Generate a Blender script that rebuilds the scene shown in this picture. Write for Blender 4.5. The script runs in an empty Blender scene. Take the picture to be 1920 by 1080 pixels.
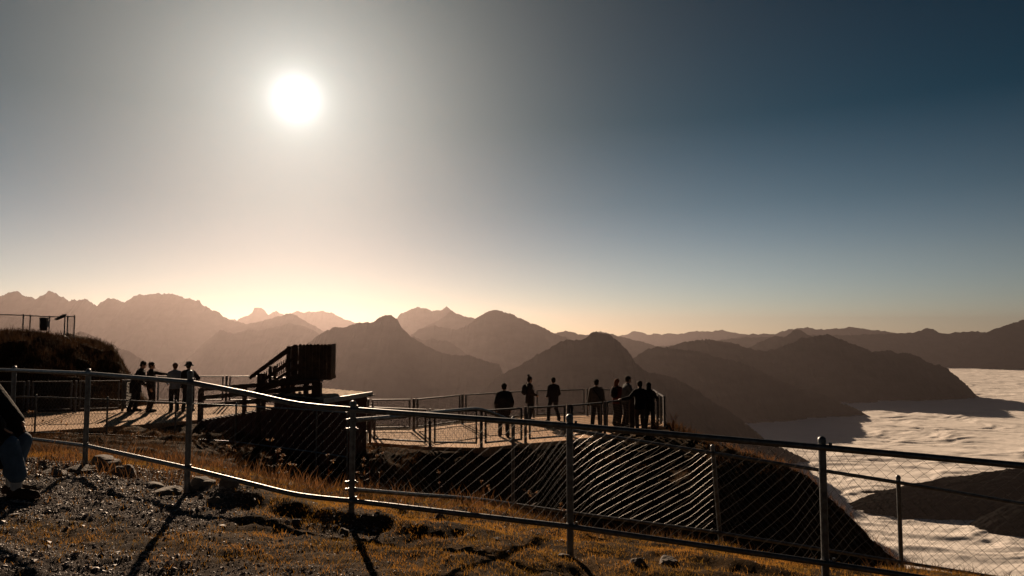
import bpy, bmesh, math, random
import numpy as np
from mathutils import Vector, Matrix
random.seed(7); RNG = np.random.RandomState(11)
R = math.radians
sc = bpy.context.scene
COL = sc.collection
F = 1300.0; PITCH = math.atan(85/1300)

# ------------------------------------------------------------------ helpers
def at(px, py, Y):
    dx = (px-960)/F; dy = (540-py)/F
    y = math.cos(PITCH) - dy*math.sin(PITCH); z = math.sin(PITCH) + dy*math.cos(PITCH)
    k = Y/y
    return Vector((dx*k, Y, z*k))
def gx(px, Y):                                   # x of a ground point seen near the horizon line
    return (px-960)/F*Y
def tag(o, label=None, cat=None, group=None, kind=None):
    if label: o['label'] = label
    if cat: o['category'] = cat
    if group: o['group'] = group
    if kind: o['kind'] = kind
    return o
def empty(name, loc, rz=0):
    o = bpy.data.objects.new(name, None); COL.objects.link(o); o.location = loc; o.rotation_euler = (0, 0, rz)
    o.empty_display_size = .2
    return o
def link(name, me, mat, parent=None):
    o = bpy.data.objects.new(name, me); COL.objects.link(o)
    if mat is not None: me.materials.append(mat)
    if parent is not None:
        o.parent = parent
        o.matrix_parent_inverse = parent_inv(parent)
    return o
def parent_inv(p):
    m = Matrix.LocRotScale(p.location, p.rotation_euler, p.scale)
    if p.parent is not None:
        q = p.parent
        m = Matrix.LocRotScale(q.location, q.rotation_euler, q.scale) @ p.matrix_parent_inverse @ m
    return m.inverted()
class MB:
    def __init__(s): s.v = []; s.f = []
    def add(s, vs, fs):
        n = len(s.v); s.v += [tuple(v) for v in vs]; s.f += [tuple(i+n for i in f) for f in fs]
    def box(s, c, d, rot=None):
        c = Vector(c); h = Vector(d)/2
        vs = []
        for z in (-1, 1):
            for y in (-1, 1):
                for x in (-1, 1):
                    v = Vector((x*h.x, y*h.y, z*h.z))
                    if rot is not None: v = rot @ v
                    vs.append(c+v)
        s.add(vs, [(0,2,3,1),(4,5,7,6),(0,1,5,4),(2,6,7,3),(0,4,6,2),(1,3,7,5)])
    def bar(s, p, q, w, h, up=(0,0,1)):           # rectangular beam p->q, w sideways, h along up
        p = Vector(p); q = Vector(q); a = (q-p); L = a.length
        if L < 1e-6: return
        a.normalize(); u = Vector(up); sd = a.cross(u)
        if sd.length < 1e-4: sd = a.cross(Vector((0,1,0)))
        sd.normalize(); u = sd.cross(a).normalized()
        vs = []
        for e in (p, q):
            for (i, j) in ((-1,-1),(1,-1),(1,1),(-1,1)): vs.append(e + sd*(i*w/2) + u*(j*h/2))
        s.add(vs, [(0,1,2,3),(7,6,5,4),(0,4,5,1),(1,5,6,2),(2,6,7,3),(3,7,4,0)])
    def tube(s, pts, r, n=10, cap=True):
        pts = [Vector(p) for p in pts]; rs = r if isinstance(r, (list, tuple)) else [r]*len(pts)
        vs = []; fs = []; prev = None
        for i, p in enumerate(pts):
            a = pts[min(i+1, len(pts)-1)] - pts[max(i-1, 0)]
            a.normalize()
            if prev is None:
                u = a.cross(Vector((0,0,1)))
                if u.length < 1e-3: u = a.cross(Vector((0,1,0)))
            else: u = prev - a*prev.dot(a)
            u.normalize(); prev = u; w = a.cross(u)
            for k in range(n):
                t = 2*math.pi*k/n; vs.append(p + (u*math.cos(t)+w*math.sin(t))*rs[i])
        for i in range(len(pts)-1):
            for k in range(n):
                fs.append((i*n+k, i*n+(k+1)%n, (i+1)*n+(k+1)%n, (i+1)*n+k))
        if cap:
            fs.append(tuple(range(n-1, -1, -1))); fs.append(tuple((len(pts)-1)*n+k for k in range(n)))
        s.add(vs, fs)
    def lathe(s, base, prof, n=16, axis=None):     # prof: (r, z)
        base = Vector(base); vs = []; fs = []
        M = axis if axis is not None else Matrix.Identity(3)
        for (r, z) in prof:
            for k in range(n):
                t = 2*math.pi*k/n; vs.append(base + M @ Vector((r*math.cos(t), r*math.sin(t), z)))
        for i in range(len(prof)-1):
            for k in range(n): fs.append((i*n+k, i*n+(k+1)%n, (i+1)*n+(k+1)%n, (i+1)*n+k))
        fs.append(tuple(range(n-1, -1, -1))); fs.append(tuple((len(prof)-1)*n+k for k in range(n)))
        s.add(vs, fs)
    def build(s, name, mat, parent=None, smooth=False):
        me = bpy.data.meshes.new(name); me.from_pydata(s.v, [], s.f); me.update()
        if smooth:
            me.polygons.foreach_set('use_smooth', [True]*len(me.polygons))
            try: me.set_sharp_from_angle(angle=R(50))
            except Exception: pass
        return link(name, me, mat, parent)
def np_mesh(name, V, Fc, mat, smooth=True, parent=None):    # V (n,3), Fc (m,k)
    V = np.asarray(V, dtype=np.float32); Fc = np.asarray(Fc, dtype=np.int32); k = Fc.shape[1]
    me = bpy.data.meshes.new(name)
    me.vertices.add(len(V)); me.vertices.foreach_set('co', V.ravel())
    me.loops.add(Fc.size); me.loops.foreach_set('vertex_index', Fc.ravel())
    me.polygons.add(len(Fc)); me.polygons.foreach_set('loop_start', np.arange(0, Fc.size, k, dtype=np.int32))
    me.polygons.foreach_set('loop_total', np.full(len(Fc), k, dtype=np.int32))
    me.polygons.foreach_set('use_smooth', np.full(len(Fc), smooth, dtype=bool))
    me.update(calc_edges=True); me.validate()
    return link(name, me, mat, parent)
def grid_faces(nu, nv):
    i = np.arange(nu-1)[:, None]; j = np.arange(nv-1)[None, :]
    a = (i*nv+j).ravel()
    return np.stack([a, a+nv, a+nv+1, a+1], 1)
# gradient noise
_P = RNG.permutation(4096).astype(np.int64); _G = RNG.uniform(0, 2*np.pi, 4096)
_GX = np.cos(_G); _GY = np.sin(_G)
def perlin(x, y, seed=0):
    x = np.asarray(x, float); y = np.asarray(y, float)
    xi = np.floor(x).astype(np.int64); yi = np.floor(y).astype(np.int64); xf = x-xi; yf = y-yi
    def g(ix, iy, fx, fy):
        h = _P[(_P[(ix+seed*131) & 4095] + iy) & 4095]
        return _GX[h]*fx + _GY[h]*fy
    u = xf*xf*xf*(xf*(xf*6-15)+10); v = yf*yf*yf*(yf*(yf*6-15)+10)
    a = g(xi, yi, xf, yf); b = g(xi+1, yi, xf-1, yf); c = g(xi, yi+1, xf, yf-1); d = g(xi+1, yi+1, xf-1, yf-1)
    return ((a*(1-u)+b*u)*(1-v) + (c*(1-u)+d*u)*v)*1.5
def fbm(x, y, oct=4, seed=0, gain=.5, lac=2.03):
    s = 0; a = 1; f = 1
    for o in range(oct):
        s = s + a*perlin(x*f, y*f, seed+o); a *= gain; f *= lac
    return s
def ridged(x, y, oct=4, seed=0, gain=.5):
    s = 0; a = 1; f = 1
    for o in range(oct):
        s = s + a*(1-2*np.abs(perlin(x*f, y*f, seed+o))); a *= gain; f *= 2.03
    return s

# ------------------------------------------------------------------ materials
def mat(name, color, rough=.7, metal=0, noise=None, bump=None, color2=None, spec=.5, transl=0, scale_obj=False):
    m = bpy.data.materials.new(name); m.use_nodes = True; nt = m.node_tree; N = nt.nodes; L = nt.links
    b = N['Principled BSDF']; b.inputs['Roughness'].default_value = rough; b.inputs['Metallic'].default_value = metal
    b.inputs['Specular IOR Level'].default_value = spec
    c1 = tuple(color)+(1,)
    b.inputs['Base Color'].default_value = c1
    geo = N.new('ShaderNodeNewGeometry')
    if noise:
        nz = N.new('ShaderNodeTexNoise'); nz.inputs['Scale'].default_value = noise; nz.inputs['Detail'].default_value = 6
        nz.inputs['Roughness'].default_value = .65
        L.new(geo.outputs['Position'], nz.inputs['Vector'])
        cr = N.new('ShaderNodeValToRGB'); cr.color_ramp.elements[0].position = .35; cr.color_ramp.elements[1].position = .65
        cr.color_ramp.elements[0].color = tuple(color2 if color2 else [c*.6 for c in color])+(1,)
        cr.color_ramp.elements[1].color = c1
        L.new(nz.outputs['Fac'], cr.inputs['Fac']); L.new(cr.outputs['Color'], b.inputs['Base Color'])
    if bump:
        nb = N.new('ShaderNodeTexNoise'); nb.inputs['Scale'].default_value = bump[0]; nb.inputs['Detail'].default_value = 5
        L.new(geo.outputs['Position'], nb.inputs['Vector'])
        bp = N.new('ShaderNodeBump'); bp.inputs['Distance'].default_value = bump[1]; bp.inputs['Strength'].default_value = 1
        L.new(nb.outputs['Fac'], bp.inputs['Height']); L.new(bp.outputs['Normal'], b.inputs['Normal'])
    if transl:
        tr = N.new('ShaderNodeBsdfTranslucent'); mx = N.new('ShaderNodeMixShader'); mx.inputs['Fac'].default_value = transl
        out = N['Material Output']
        if noise: L.new(cr.outputs['Color'], tr.inputs['Color'])
        else: tr.inputs['Color'].default_value = c1
        L.new(b.outputs[0], mx.inputs[1]); L.new(tr.outputs[0], mx.inputs[2]); L.new(mx.outputs[0], out.inputs['Surface'])
    return m
M = {}
M['galv'] = mat('galvanised_steel', (.19,.205,.22), .47, .8, noise=14, color2=(.09,.10,.11), bump=(60,.0008))
M['wire'] = mat('galvanised_wire', (.13,.12,.11), .36, .9)
M['steel'] = mat('dark_steel', (.10,.10,.11), .5, .7, noise=9, color2=(.05,.05,.055))
M['steelwire'] = mat('dark_steel_wire', (.09,.085,.08), .5, .7)
M['wood'] = mat('weathered_wood', (.10,.062,.042), .85, 0, noise=6, color2=(.05,.032,.024), bump=(30,.004), spec=.2)
M['redwood'] = mat('dark_red_wood', (.12,.045,.03), .85, 0, noise=5, color2=(.06,.026,.02), bump=(25,.003), spec=.2)
M['roofgravel'] = mat('roof_gravel', (.60,.43,.28), .9, 0, noise=22, color2=(.34,.24,.15), bump=(26,.015), spec=.1)
M['flash'] = mat('roof_flashing', (.28,.29,.30), .45, .7, noise=8)
M['deck'] = mat('deck_planks', (.64,.42,.26), .85, 0, noise=5, color2=(.48,.31,.19), bump=(18,.006), spec=.08)
M['plaza'] = mat('plaza_gravel', (.62,.41,.25), .9, 0, noise=7, color2=(.42,.27,.165), bump=(16,.03), spec=.08)
M['skin'] = mat('skin', (.45,.27,.19), .55, 0)
M['eye'] = mat('eye', (.02,.02,.02), .2)
M['rubber'] = mat('black_plastic', (.02,.02,.022), .6)
M['stone'] = mat('pale_limestone', (.13,.11,.095), .9, 0, noise=11, color2=(.06,.05,.043), bump=(24,.02), spec=.3)
M['pebble'] = mat('gravel_pebble', (.42,.36,.33), .65, 0, noise=30, color2=(.14,.12,.11), spec=.35)
M['weed'] = mat('dry_weed', (.22,.10,.035), .7, 0, noise=3, color2=(.08,.04,.018), transl=.5, spec=.2)
M['flower'] = mat('dry_seed_head', (.50,.30,.14), .7, 0, transl=.5)
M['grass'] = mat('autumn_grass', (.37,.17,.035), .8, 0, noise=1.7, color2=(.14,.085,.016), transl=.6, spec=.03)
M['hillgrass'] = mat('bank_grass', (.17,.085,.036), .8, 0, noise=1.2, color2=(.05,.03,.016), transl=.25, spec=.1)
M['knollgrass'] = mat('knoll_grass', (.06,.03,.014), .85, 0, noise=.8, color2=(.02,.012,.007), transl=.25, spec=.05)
M['white'] = mat('pale_painted_metal', (.7,.7,.68), .5)

def ground_mat():
    m = bpy.data.materials.new('hillside_ground'); m.use_nodes = True; nt = m.node_tree; N = nt.nodes; L = nt.links
    b = N['Principled BSDF']; b.inputs['Roughness'].default_value = .95; b.inputs['Specular IOR Level'].default_value = .02
    geo = N.new('ShaderNodeNewGeometry'); att = N.new('ShaderNodeAttribute'); att.attribute_name = 'gravel'
    n1 = N.new('ShaderNodeTexNoise'); n1.inputs['Scale'].default_value = 18; n1.inputs['Detail'].default_value = 8; n1.inputs['Roughness'].default_value = .7
    n2 = N.new('ShaderNodeTexNoise'); n2.inputs['Scale'].default_value = 2.1; n2.inputs['Detail'].default_value = 6
    for n in (n1, n2): L.new(geo.outputs['Position'], n.inputs['Vector'])
    gr = N.new('ShaderNodeValToRGB'); e = gr.color_ramp.elements; e[0].position = .38; e[1].position = .62
    e[0].color = (.034,.029,.026,1); e[1].color = (.13,.11,.098,1)
    gs = N.new('ShaderNodeValToRGB'); e = gs.color_ramp.elements; e[0].position = .35; e[1].position = .65
    e[0].color = (.022,.014,.007,1); e[1].color = (.07,.042,.017,1)
    L.new(n1.outputs['Fac'], gr.inputs['Fac']); L.new(n2.outputs['Fac'], gs.inputs['Fac'])
    mx = N.new('ShaderNodeMix'); mx.data_type = 'RGBA'
    L.new(att.outputs['Fac'], mx.inputs['Factor']); L.new(gs.outputs['Color'], mx.inputs['A']); L.new(gr.outputs['Color'], mx.inputs['B'])
    L.new(mx.outputs['Result'], b.inputs['Base Color'])
    bp = N.new('ShaderNodeBump'); bp.inputs['Distance'].default_value = .03; bp.inputs['Strength'].default_value = .9
    L.new(n1.outputs['Fac'], bp.inputs['Height']); L.new(bp.outputs['Normal'], b.inputs['Normal'])
    return m
M['ground'] = ground_mat()
def mountain_mat():
    m = bpy.data.materials.new('mountain_rock_and_forest'); m.use_nodes = True; nt = m.node_tree; N = nt.nodes; L = nt.links
    b = N['Principled BSDF']; b.inputs['Roughness'].default_value = 1; b.inputs['Specular IOR Level'].default_value = 0
    geo = N.new('ShaderNodeNewGeometry')
    mp = N.new('ShaderNodeMapping'); mp.inputs['Scale'].default_value = (.0035, .0035, .009)
    nz = N.new('ShaderNodeTexNoise'); nz.inputs['Scale'].default_value = 1; nz.inputs['Detail'].default_value = 9; nz.inputs['Roughness'].default_value = .62
    L.new(geo.outputs['Position'], mp.inputs['Vector']); L.new(mp.outputs[0], nz.inputs['Vector'])
    sp = N.new('ShaderNodeSeparateXYZ'); L.new(geo.outputs['Normal'], sp.inputs[0])
    add = N.new('ShaderNodeMath'); add.operation = 'MULTIPLY_ADD'; add.inputs[1].default_value = -.5
    L.new(sp.outputs['Z'], add.inputs[0]); 
    a2 = N.new('ShaderNodeMath'); a2.operation = 'ADD'; a2.inputs[1].default_value = .42
    L.new(nz.outputs['Fac'], a2.inputs[0]); L.new(a2.outputs[0], add.inputs[2])
    cr = N.new('ShaderNodeValToRGB'); e = cr.color_ramp.elements; e[0].position = .42; e[1].position = .72
    e[0].color = (.006,.0065,.006,1); e[1].color = (.022,.020,.020,1)
    L.new(add.outputs[0], cr.inputs['Fac']); L.new(cr.outputs['Color'], b.inputs['Base Color'])
    return m
M['mountain'] = mountain_mat()
def cloud_mat():
    m = bpy.data.materials.new('cloud_top'); m.use_nodes = True; nt = m.node_tree; N = nt.nodes; L = nt.links
    b = N['Principled BSDF']; b.inputs['Base Color'].default_value = (.93,.88,.83,1); b.inputs['Roughness'].default_value = 1
    b.inputs['Specular IOR Level'].default_value = 0
    geo = N.new('ShaderNodeNewGeometry')
    nz = N.new('ShaderNodeTexNoise'); nz.inputs['Scale'].default_value = .012; nz.inputs['Detail'].default_value = 8
    L.new(geo.outputs['Position'], nz.inputs['Vector'])
    bp = N.new('ShaderNodeBump'); bp.inputs['Distance'].default_value = 3; bp.inputs['Strength'].default_value = .25
    L.new(nz.outputs['Fac'], bp.inputs['Height']); L.new(bp.outputs['Normal'], b.inputs['Normal'])
    return m
M['cloud'] = cloud_mat()

# ------------------------------------------------------------------ camera, sun, sky
cam = bpy.data.cameras.new('camera'); co = bpy.data.objects.new('camera', cam); COL.objects.link(co)
co.location = (0,0,0); co.rotation_euler = (R(90)+PITCH, 0, 0)
cam.sensor_width = 36; cam.lens = 36*F/1920; cam.clip_start = .1; cam.clip_end = 200000
sc.camera = co
sd = at(555, 185, 1).normalized()
ELEV = math.asin(sd.z); AZ = math.atan2(sd.x, sd.y)
sl = bpy.data.lights.new('sun', 'SUN'); sl.energy = 5.0; sl.angle = R(.5); sl.color = (1, .73, .50)
so = bpy.data.objects.new('sun', sl); COL.objects.link(so); so.rotation_euler = (-sd).to_track_quat('-Z', 'Y').to_euler()
w = bpy.data.worlds.new('World'); sc.world = w; w.use_nodes = True; nt = w.node_tree; N = nt.nodes; L = nt.links
bg = N['Background']
sky = N.new('ShaderNodeTexSky'); sky.sky_type = 'NISHITA'; sky.sun_disc = False
sky.sun_elevation = ELEV; sky.sun_rotation = AZ % (2*math.pi); sky.altitude = 1900; sky.air_density = 1.0; sky.dust_density = .8; sky.ozone_density = 1.5
SKY_STRENGTH = .05
tc = N.new('ShaderNodeTexCoord')
dot = N.new('ShaderNodeVectorMath'); dot.operation = 'DOT_PRODUCT'; dot.inputs[1].default_value = sd
nrm = N.new('ShaderNodeVectorMath'); nrm.operation = 'NORMALIZE'
L.new(tc.outputs['Generated'], nrm.inputs[0]); L.new(nrm.outputs[0], dot.inputs[0])
cl = N.new('ShaderNodeClamp'); cl.inputs['Min'].default_value = -1; L.new(dot.outputs['Value'], cl.inputs['Value'])
ac = N.new('ShaderNodeMath'); ac.operation = 'ARCCOSINE'; L.new(cl.outputs[0], ac.inputs[0])
def gauss(amp, width, power, col):              # amp*exp(-(ang/width)^power)*col : the aureole round the sun
    d = N.new('ShaderNodeMath'); d.operation = 'DIVIDE'; d.inputs[1].default_value = R(width); L.new(ac.outputs[0], d.inputs[0])
    p = N.new('ShaderNodeMath'); p.operation = 'POWER'; p.inputs[1].default_value = power; L.new(d.outputs[0], p.inputs[0])
    n = N.new('ShaderNodeMath'); n.operation = 'MULTIPLY'; n.inputs[1].default_value = -1; L.new(p.outputs[0], n.inputs[0])
    e = N.new('ShaderNodeMath'); e.operation = 'EXPONENT'; L.new(n.outputs[0], e.inputs[0])
    v = N.new('ShaderNodeVectorMath'); v.operation = 'SCALE'; v.inputs[0].default_value = [c*amp for c in col]; L.new(e.outputs[0], v.inputs['Scale'])
    return v.outputs[0]
def vadd(a, b):
    v = N.new('ShaderNodeVectorMath'); v.operation = 'ADD'; L.new(a, v.inputs[0]); L.new(b, v.inputs[1]); return v.outputs[0]
sep = N.new('ShaderNodeSeparateXYZ'); L.new(nrm.outputs[0], sep.inputs[0])
er = N.new('ShaderNodeValToRGB'); L.new(sep.outputs['Z'], er.inputs['Fac'])   # tint of the clear air by height
el = er.color_ramp.elements
SKY_RAMP = [(0, (1.65,1.50,1.48)), (.045, (1.30,1.25,1.20)), (.10, (1.08,1.04,.94)), (.18, (.52,.66,.62)), (.29, (.02,.29,.32)), (.50, (.0,.145,.18))]
el[0].position = 0; el[0].color = SKY_RAMP[0][1]+(1,); el[1].position = SKY_RAMP[-1][0]; el[1].color = SKY_RAMP[-1][1]+(1,)
for p, c in SKY_RAMP[1:-1]:
    e = el.new(p); e.color = c+(1,)
mul = N.new('ShaderNodeVectorMath'); mul.operation = 'MULTIPLY'; L.new(sky.outputs['Color'], mul.inputs[0]); L.new(er.outputs['Color'], mul.inputs[1])
def falloff():                                  # the air is darker away from the sun
    g = vadd(gauss(.68, 66, 2.0, (1,1,1)), gauss(-.54, 26, 2.0, (1,1,1))); v = N.new('ShaderNodeVectorMath'); v.operation = 'ADD'; v.inputs[1].default_value = (.15,.14,.14); L.new(g, v.inputs[0]); return v.outputs[0]
m2_ = N.new('ShaderNodeVectorMath'); m2_.operation = 'MULTIPLY'; L.new(mul.outputs[0], m2_.inputs[0]); L.new(falloff(), m2_.inputs[1])
tot = m2_.outputs[0]
K = 1/SKY_STRENGTH
GLOWS = [(1.9, .78, 1.0, (1,.98,.94)), (.30, 5.2, 1.1, (1,.99,.92)), (.12, 12.5, 1.7, (.80,1,.98)), (.03, 24.0, 2.0, (.50,1,1))]
for a_, w_, p_, c_ in GLOWS: tot = vadd(tot, gauss(a_*K, w_, p_, c_))
L.new(tot, bg.inputs['Color']); bg.inputs['Strength'].default_value = SKY_STRENGTH
sc.view_settings.view_transform = 'Standard'; sc.view_settings.look = 'None'; sc.view_settings.exposure = .6; sc.view_settings.gamma = 1
sc.render.resolution_x = 1024; sc.render.resolution_y = 576

# ------------------------------------------------------------------ haze
HZ = 62000
hb = MB(); hb.box((0, 13000, (970-1503)/2), (86000, 62000, 970+1503)); ho = hb.build('haze', None)
hm = bpy.data.materials.new('haze_air'); hm.use_nodes = True; n_ = hm.node_tree; n_.nodes.remove(n_.nodes['Principled BSDF'])
pv = n_.nodes.new('ShaderNodeVolumePrincipled'); pv.inputs['Density'].default_value = 1.7e-5; pv.inputs['Color'].default_value = (.45,.38,.38,1)
pv.inputs['Anisotropy'].default_value = .75
n_.links.new(pv.outputs[0], n_.nodes['Material Output'].inputs['Volume'])
ho.data.materials.append(hm); tag(ho, kind='stuff')

# ------------------------------------------------------------------ far ground, clouds, mountains
g = MB(); g.add([(-42000,-17000,-1500),(42000,-17000,-1500),(42000,43000,-1500),(-42000,43000,-1500)], [(0,1,2,3)])
tag(g.build('valley_floor', M['mountain']), kind='structure')

def cloud_sea():
    na, nr = 620, 900
    az = np.linspace(math.atan2(-.10, 1), math.atan2(1.25, 1), na)
    rr = 1300*np.power(19.0, np.linspace(0, 1, nr))
    A, Rr = np.meshgrid(az, rr, indexing='ij')
    X = Rr*np.sin(A); Y = Rr*np.cos(A)
    wx = X + 260*fbm(X/900, Y/900, 2, 5); wy = Y + 260*fbm(X/900, Y/900, 2, 9)
    Z = -915 + 16*fbm(X/2600, Y/2600, 2, 1) + 11*fbm(wx/620, wy/330, 3, 2)
    b = fbm(wx/300, wy/100, 4, 20, .45); Z = Z + 6.5*b + 3*np.maximum(b, 0)
    Z = Z + 1.2*fbm(X/60, Y/35, 2, 31)
    o = np_mesh('cloud_sea', np.stack([X, Y, Z], -1).reshape(-1, 3), grid_faces(na, nr), M['cloud'])
    tag(o, kind='structure')
cloud_sea()

def mountain(pts, D, slope=.62, base=-1150, rough=1.0, seed=1, rib=1.0, nu=420, nf=70, name='mountain', side=0):
    """pts: crest (px, py[, D]); real ridge with a front and a back flank, ribs and gullies."""
    P = np.array([[p[0], p[1], p[2] if len(p) > 2 else D] for p in pts], float)
    s = np.linspace(P[0, 0], P[-1, 0], nu)
    py = np.interp(s, P[:, 0], P[:, 1]); d = np.interp(s, P[:, 0], P[:, 2])
    kk = np.ones(9)/9; d = np.convolve(np.pad(d, 4, 'edge'), kk, 'valid')
    py = py + rough*(1.7*fbm(s/13, s*0+seed, 4, seed, .6) - 1.3*np.abs(fbm(s/6.0, s*0+seed, 3, seed+5, .6)) + .4)
    C = np.array([at(a, b, c) for a, b, c in zip(s, py, d)])
    # close both ends: the crest falls to the base beyond the traced stretch
    def tail(c0, dirx):
        n = 40; h = c0[2]-base; t = np.linspace(0, 1, n+1)[1:]
        return np.stack([c0[0]+dirx*t*h/.55, c0[1]+0*t, c0[2]-h*t - 12*np.sin(t*25)*t*(1-t)], 1)
    C = np.vstack([tail(C[0], -1)[::-1], C, tail(C[-1], 1)])
    n = len(C); arc = np.concatenate([[0], np.cumsum(np.hypot(np.diff(C[:, 0]), np.diff(C[:, 1])))])
    Cs = np.convolve(np.pad(C[:, 2], 15, 'edge'), np.ones(31)/31, 'valid'); jag = C[:, 2]-Cs
    H = np.maximum(Cs-base, 5)
    tf = np.concatenate([np.linspace(0, 1, nf)**1.25, ]); tb = np.linspace(0, 1, 26)[1:]
    rows = []
    wl = max(H.max()*.42, 120)
    for sign, T in ((1, tb[::-1]), (-1, tf)):
        for t in T:
            run = t*H/slope*(1.0 if sign < 0 else 1.1)
            warp = fbm(arc/wl*.7, t*2.0+seed+0*arc, 3, seed+3)*wl*.5
            q = (arc+warp)/wl
            r1 = ridged(q, t*.7+seed*3.1+0*q, 4, seed+11, .55)
            amp = rib*.17*np.minimum(t*3, 1)*(1-t*.5)*H*.62
            z = Cs + jag*math.exp(-t*16) - t*H*(1+.25*(1-t))
            z = z + (r1-1.0)*amp*.6
            z = z + .012*H*fbm(arc/wl*5, t*H/wl*5, 3, seed+7)*min(t*6, 1)
            yv = C[:, 1] + sign*run + (r1-1)*amp*.6*(-sign)*.5
            rows.append(np.stack([C[:, 0]+side*run, yv, z], 1))
    V = np.stack(rows, 0)
    o = np_mesh(name, V.reshape(-1, 3), grid_faces(V.shape[0], V.shape[1]), M['mountain'])
    tag(o, kind='structure'); return o
mountain([(-420,560),(-200,556),(-60,562),(0,555),(27,545),(50,555),(67,561),(92,545),(110,552),(130,564),(150,561),(165,563),(182,573),(203,558),(220,562),(236,566),(250,556),(265,551),(272,554),(290,550),(325,551),(350,559),(372,564),(385,575),(405,583),(425,597),(440,602),(480,610),(540,622)], 15000, seed=2, nu=900, rough=1.7, slope=.7)
mountain([(425,622),(450,610),(470,606),(500,600),(520,593),(545,587),(565,597),(590,612),(630,632)], 14000, seed=3, slope=.7)
mountain([(415,610),(430,598),(445,600),(460,592),(473,588),(477,577),(490,576),(503,590),(518,583),(530,590),(545,588),(557,583),(570,586),(600,583),(625,587),(645,598),(665,605),(690,614)], 23000, seed=4, slope=.7)
mountain([(300,715),(320,700),(365,660),(395,632),(413,618),(437,626),(467,617),(485,620),(510,614),(545,606),(580,615),(620,640),(660,660)], 11500, seed=5)
mountain([(150,620),(200,640),(220,651),(245,660),(270,676),(300,695),(330,715)], 8500, seed=6, base=-1450)
mountain([(480,722),(520,692),(560,656),(575,644),(604,624),(625,614),(645,614),(655,610),(675,605),(700,603),(710,597),(722,591),(733,590),(745,598),(752,612),(762,624),(775,634),(800,648),(820,658),(840,665),(865,666),(885,667),(910,677),(925,681),(937,683),(942,697),(952,712),(975,735)], 6800, seed=7, rough=1.1, base=-1450, nu=560, nf=90)
mountain([(728,625),(742,600),(750,589),(770,580),(783,575),(795,578),(810,582),(825,582),(838,576),(850,584),(880,605)], 17500, seed=8, slope=.7)
mountain([(765,635),(780,625),(797,613),(815,604),(830,596),(846,582),(858,588),(877,596),(884,594),(893,598),(920,612)], 14500, seed=9, slope=.7)
mountain([(755,645),(771,627),(793,615),(815,611),(837,615),(852,618),(870,613),(884,605),(903,589),(912,587),(925,580),(939,583),(961,589),(987,602),(1016,613),(1034,622),(1060,633),(1100,655),(1150,690)], 11500, seed=10, rough=1.2, base=-1400, nf=90)
mountain([(740,650),(775,631),(793,638),(808,635),(822,639),(837,638),(852,646),(870,660),(900,690)], 9500, seed=12, base=-1400)
mountain([(870,770,6000),(900,735,5900),(943,700,5800),(972,686,5700),(990,675,5650),(1016,660,5600),(1052,640,5500),(1063,635,5500),(1085,638,5500),(1100,633,5500),(1107,626,5500),(1118,622,5500),(1132,626,5500),(1147,629,5450),(1161,642,5400),(1176,657,5350),(1187,671,5300),(1191,680,5300),(1213,697,5300),(1237,701,5250),(1266,709,5200),(1299,726,5150),(1328,747,5100),(1370,772,5050),(1412,805,5000),(1432,822,5000),(1462,838,5000),(1495,853,5000)], 5500, seed=13, rough=1.3, rib=1.5, base=-1300, nu=700, nf=110, slope=.8)
mountain([(1020,650),(1045,622),(1067,621),(1085,627),(1100,628),(1123,621),(1143,625),(1172,633),(1202,640),(1231,649),(1280,670)], 15500, seed=14)
mountain([(1150,700),(1189,670),(1203,661),(1232,649),(1257,653),(1295,657),(1320,661),(1345,670),(1370,674),(1412,688),(1453,709),(1495,726),(1537,738),(1578,755),(1599,763),(1620,774)], 7900, seed=15, rough=1.3, base=-1200, nu=560, nf=90, slope=.72)
mountain([(1200,670),(1257,649),(1287,640),(1328,636),(1353,640),(1370,642),(1391,649),(1412,655),(1428,658),(1453,655),(1474,647),(1503,634),(1537,629),(1553,627),(1570,634),(1591,642),(1616,651),(1637,659),(1650,659),(1662,656),(1682,661),(1707,663),(1732,674),(1753,684),(1764,684),(1787,699),(1807,717),(1832,742)], 10200, seed=16, rough=1.3, nu=620, nf=90, slope=.8)
mountain([(1380,662),(1405,651),(1428,640),(1453,630),(1470,632),(1491,618),(1499,618),(1516,628),(1560,650)], 15000, seed=17)
mountain([(1140,634),(1170,628),(1191,621),(1220,627),(1253,626),(1278,625),(1307,621),(1337,621),(1353,618),(1374,624),(1420,630),(1480,636)], 34000, seed=18)
mountain([(1370,636),(1412,626),(1453,626),(1482,617),(1507,615),(1514,613),(1528,617),(1562,617),(1599,613),(1620,617),(1662,621),(1700,628),(1800,634)], 28000, seed=19)
mountain([(1150,655),(1250,648),(1330,640),(1400,632),(1450,632),(1520,628),(1600,628),(1680,625),(1712,624),(1735,616),(1750,616),(1760,625),(1780,625),(1800,622),(1835,622),(1900,628),(2000,640),(2300,640)], 20700, seed=20, nu=700, slope=.8)
mountain([(1760,690),(1790,665),(1815,645),(1837,631),(1852,622),(1870,615),(1900,605),(1920,600),(1990,590),(2080,600),(2200,600),(2400,620)], 18800, seed=21, slope=.8)
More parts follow.
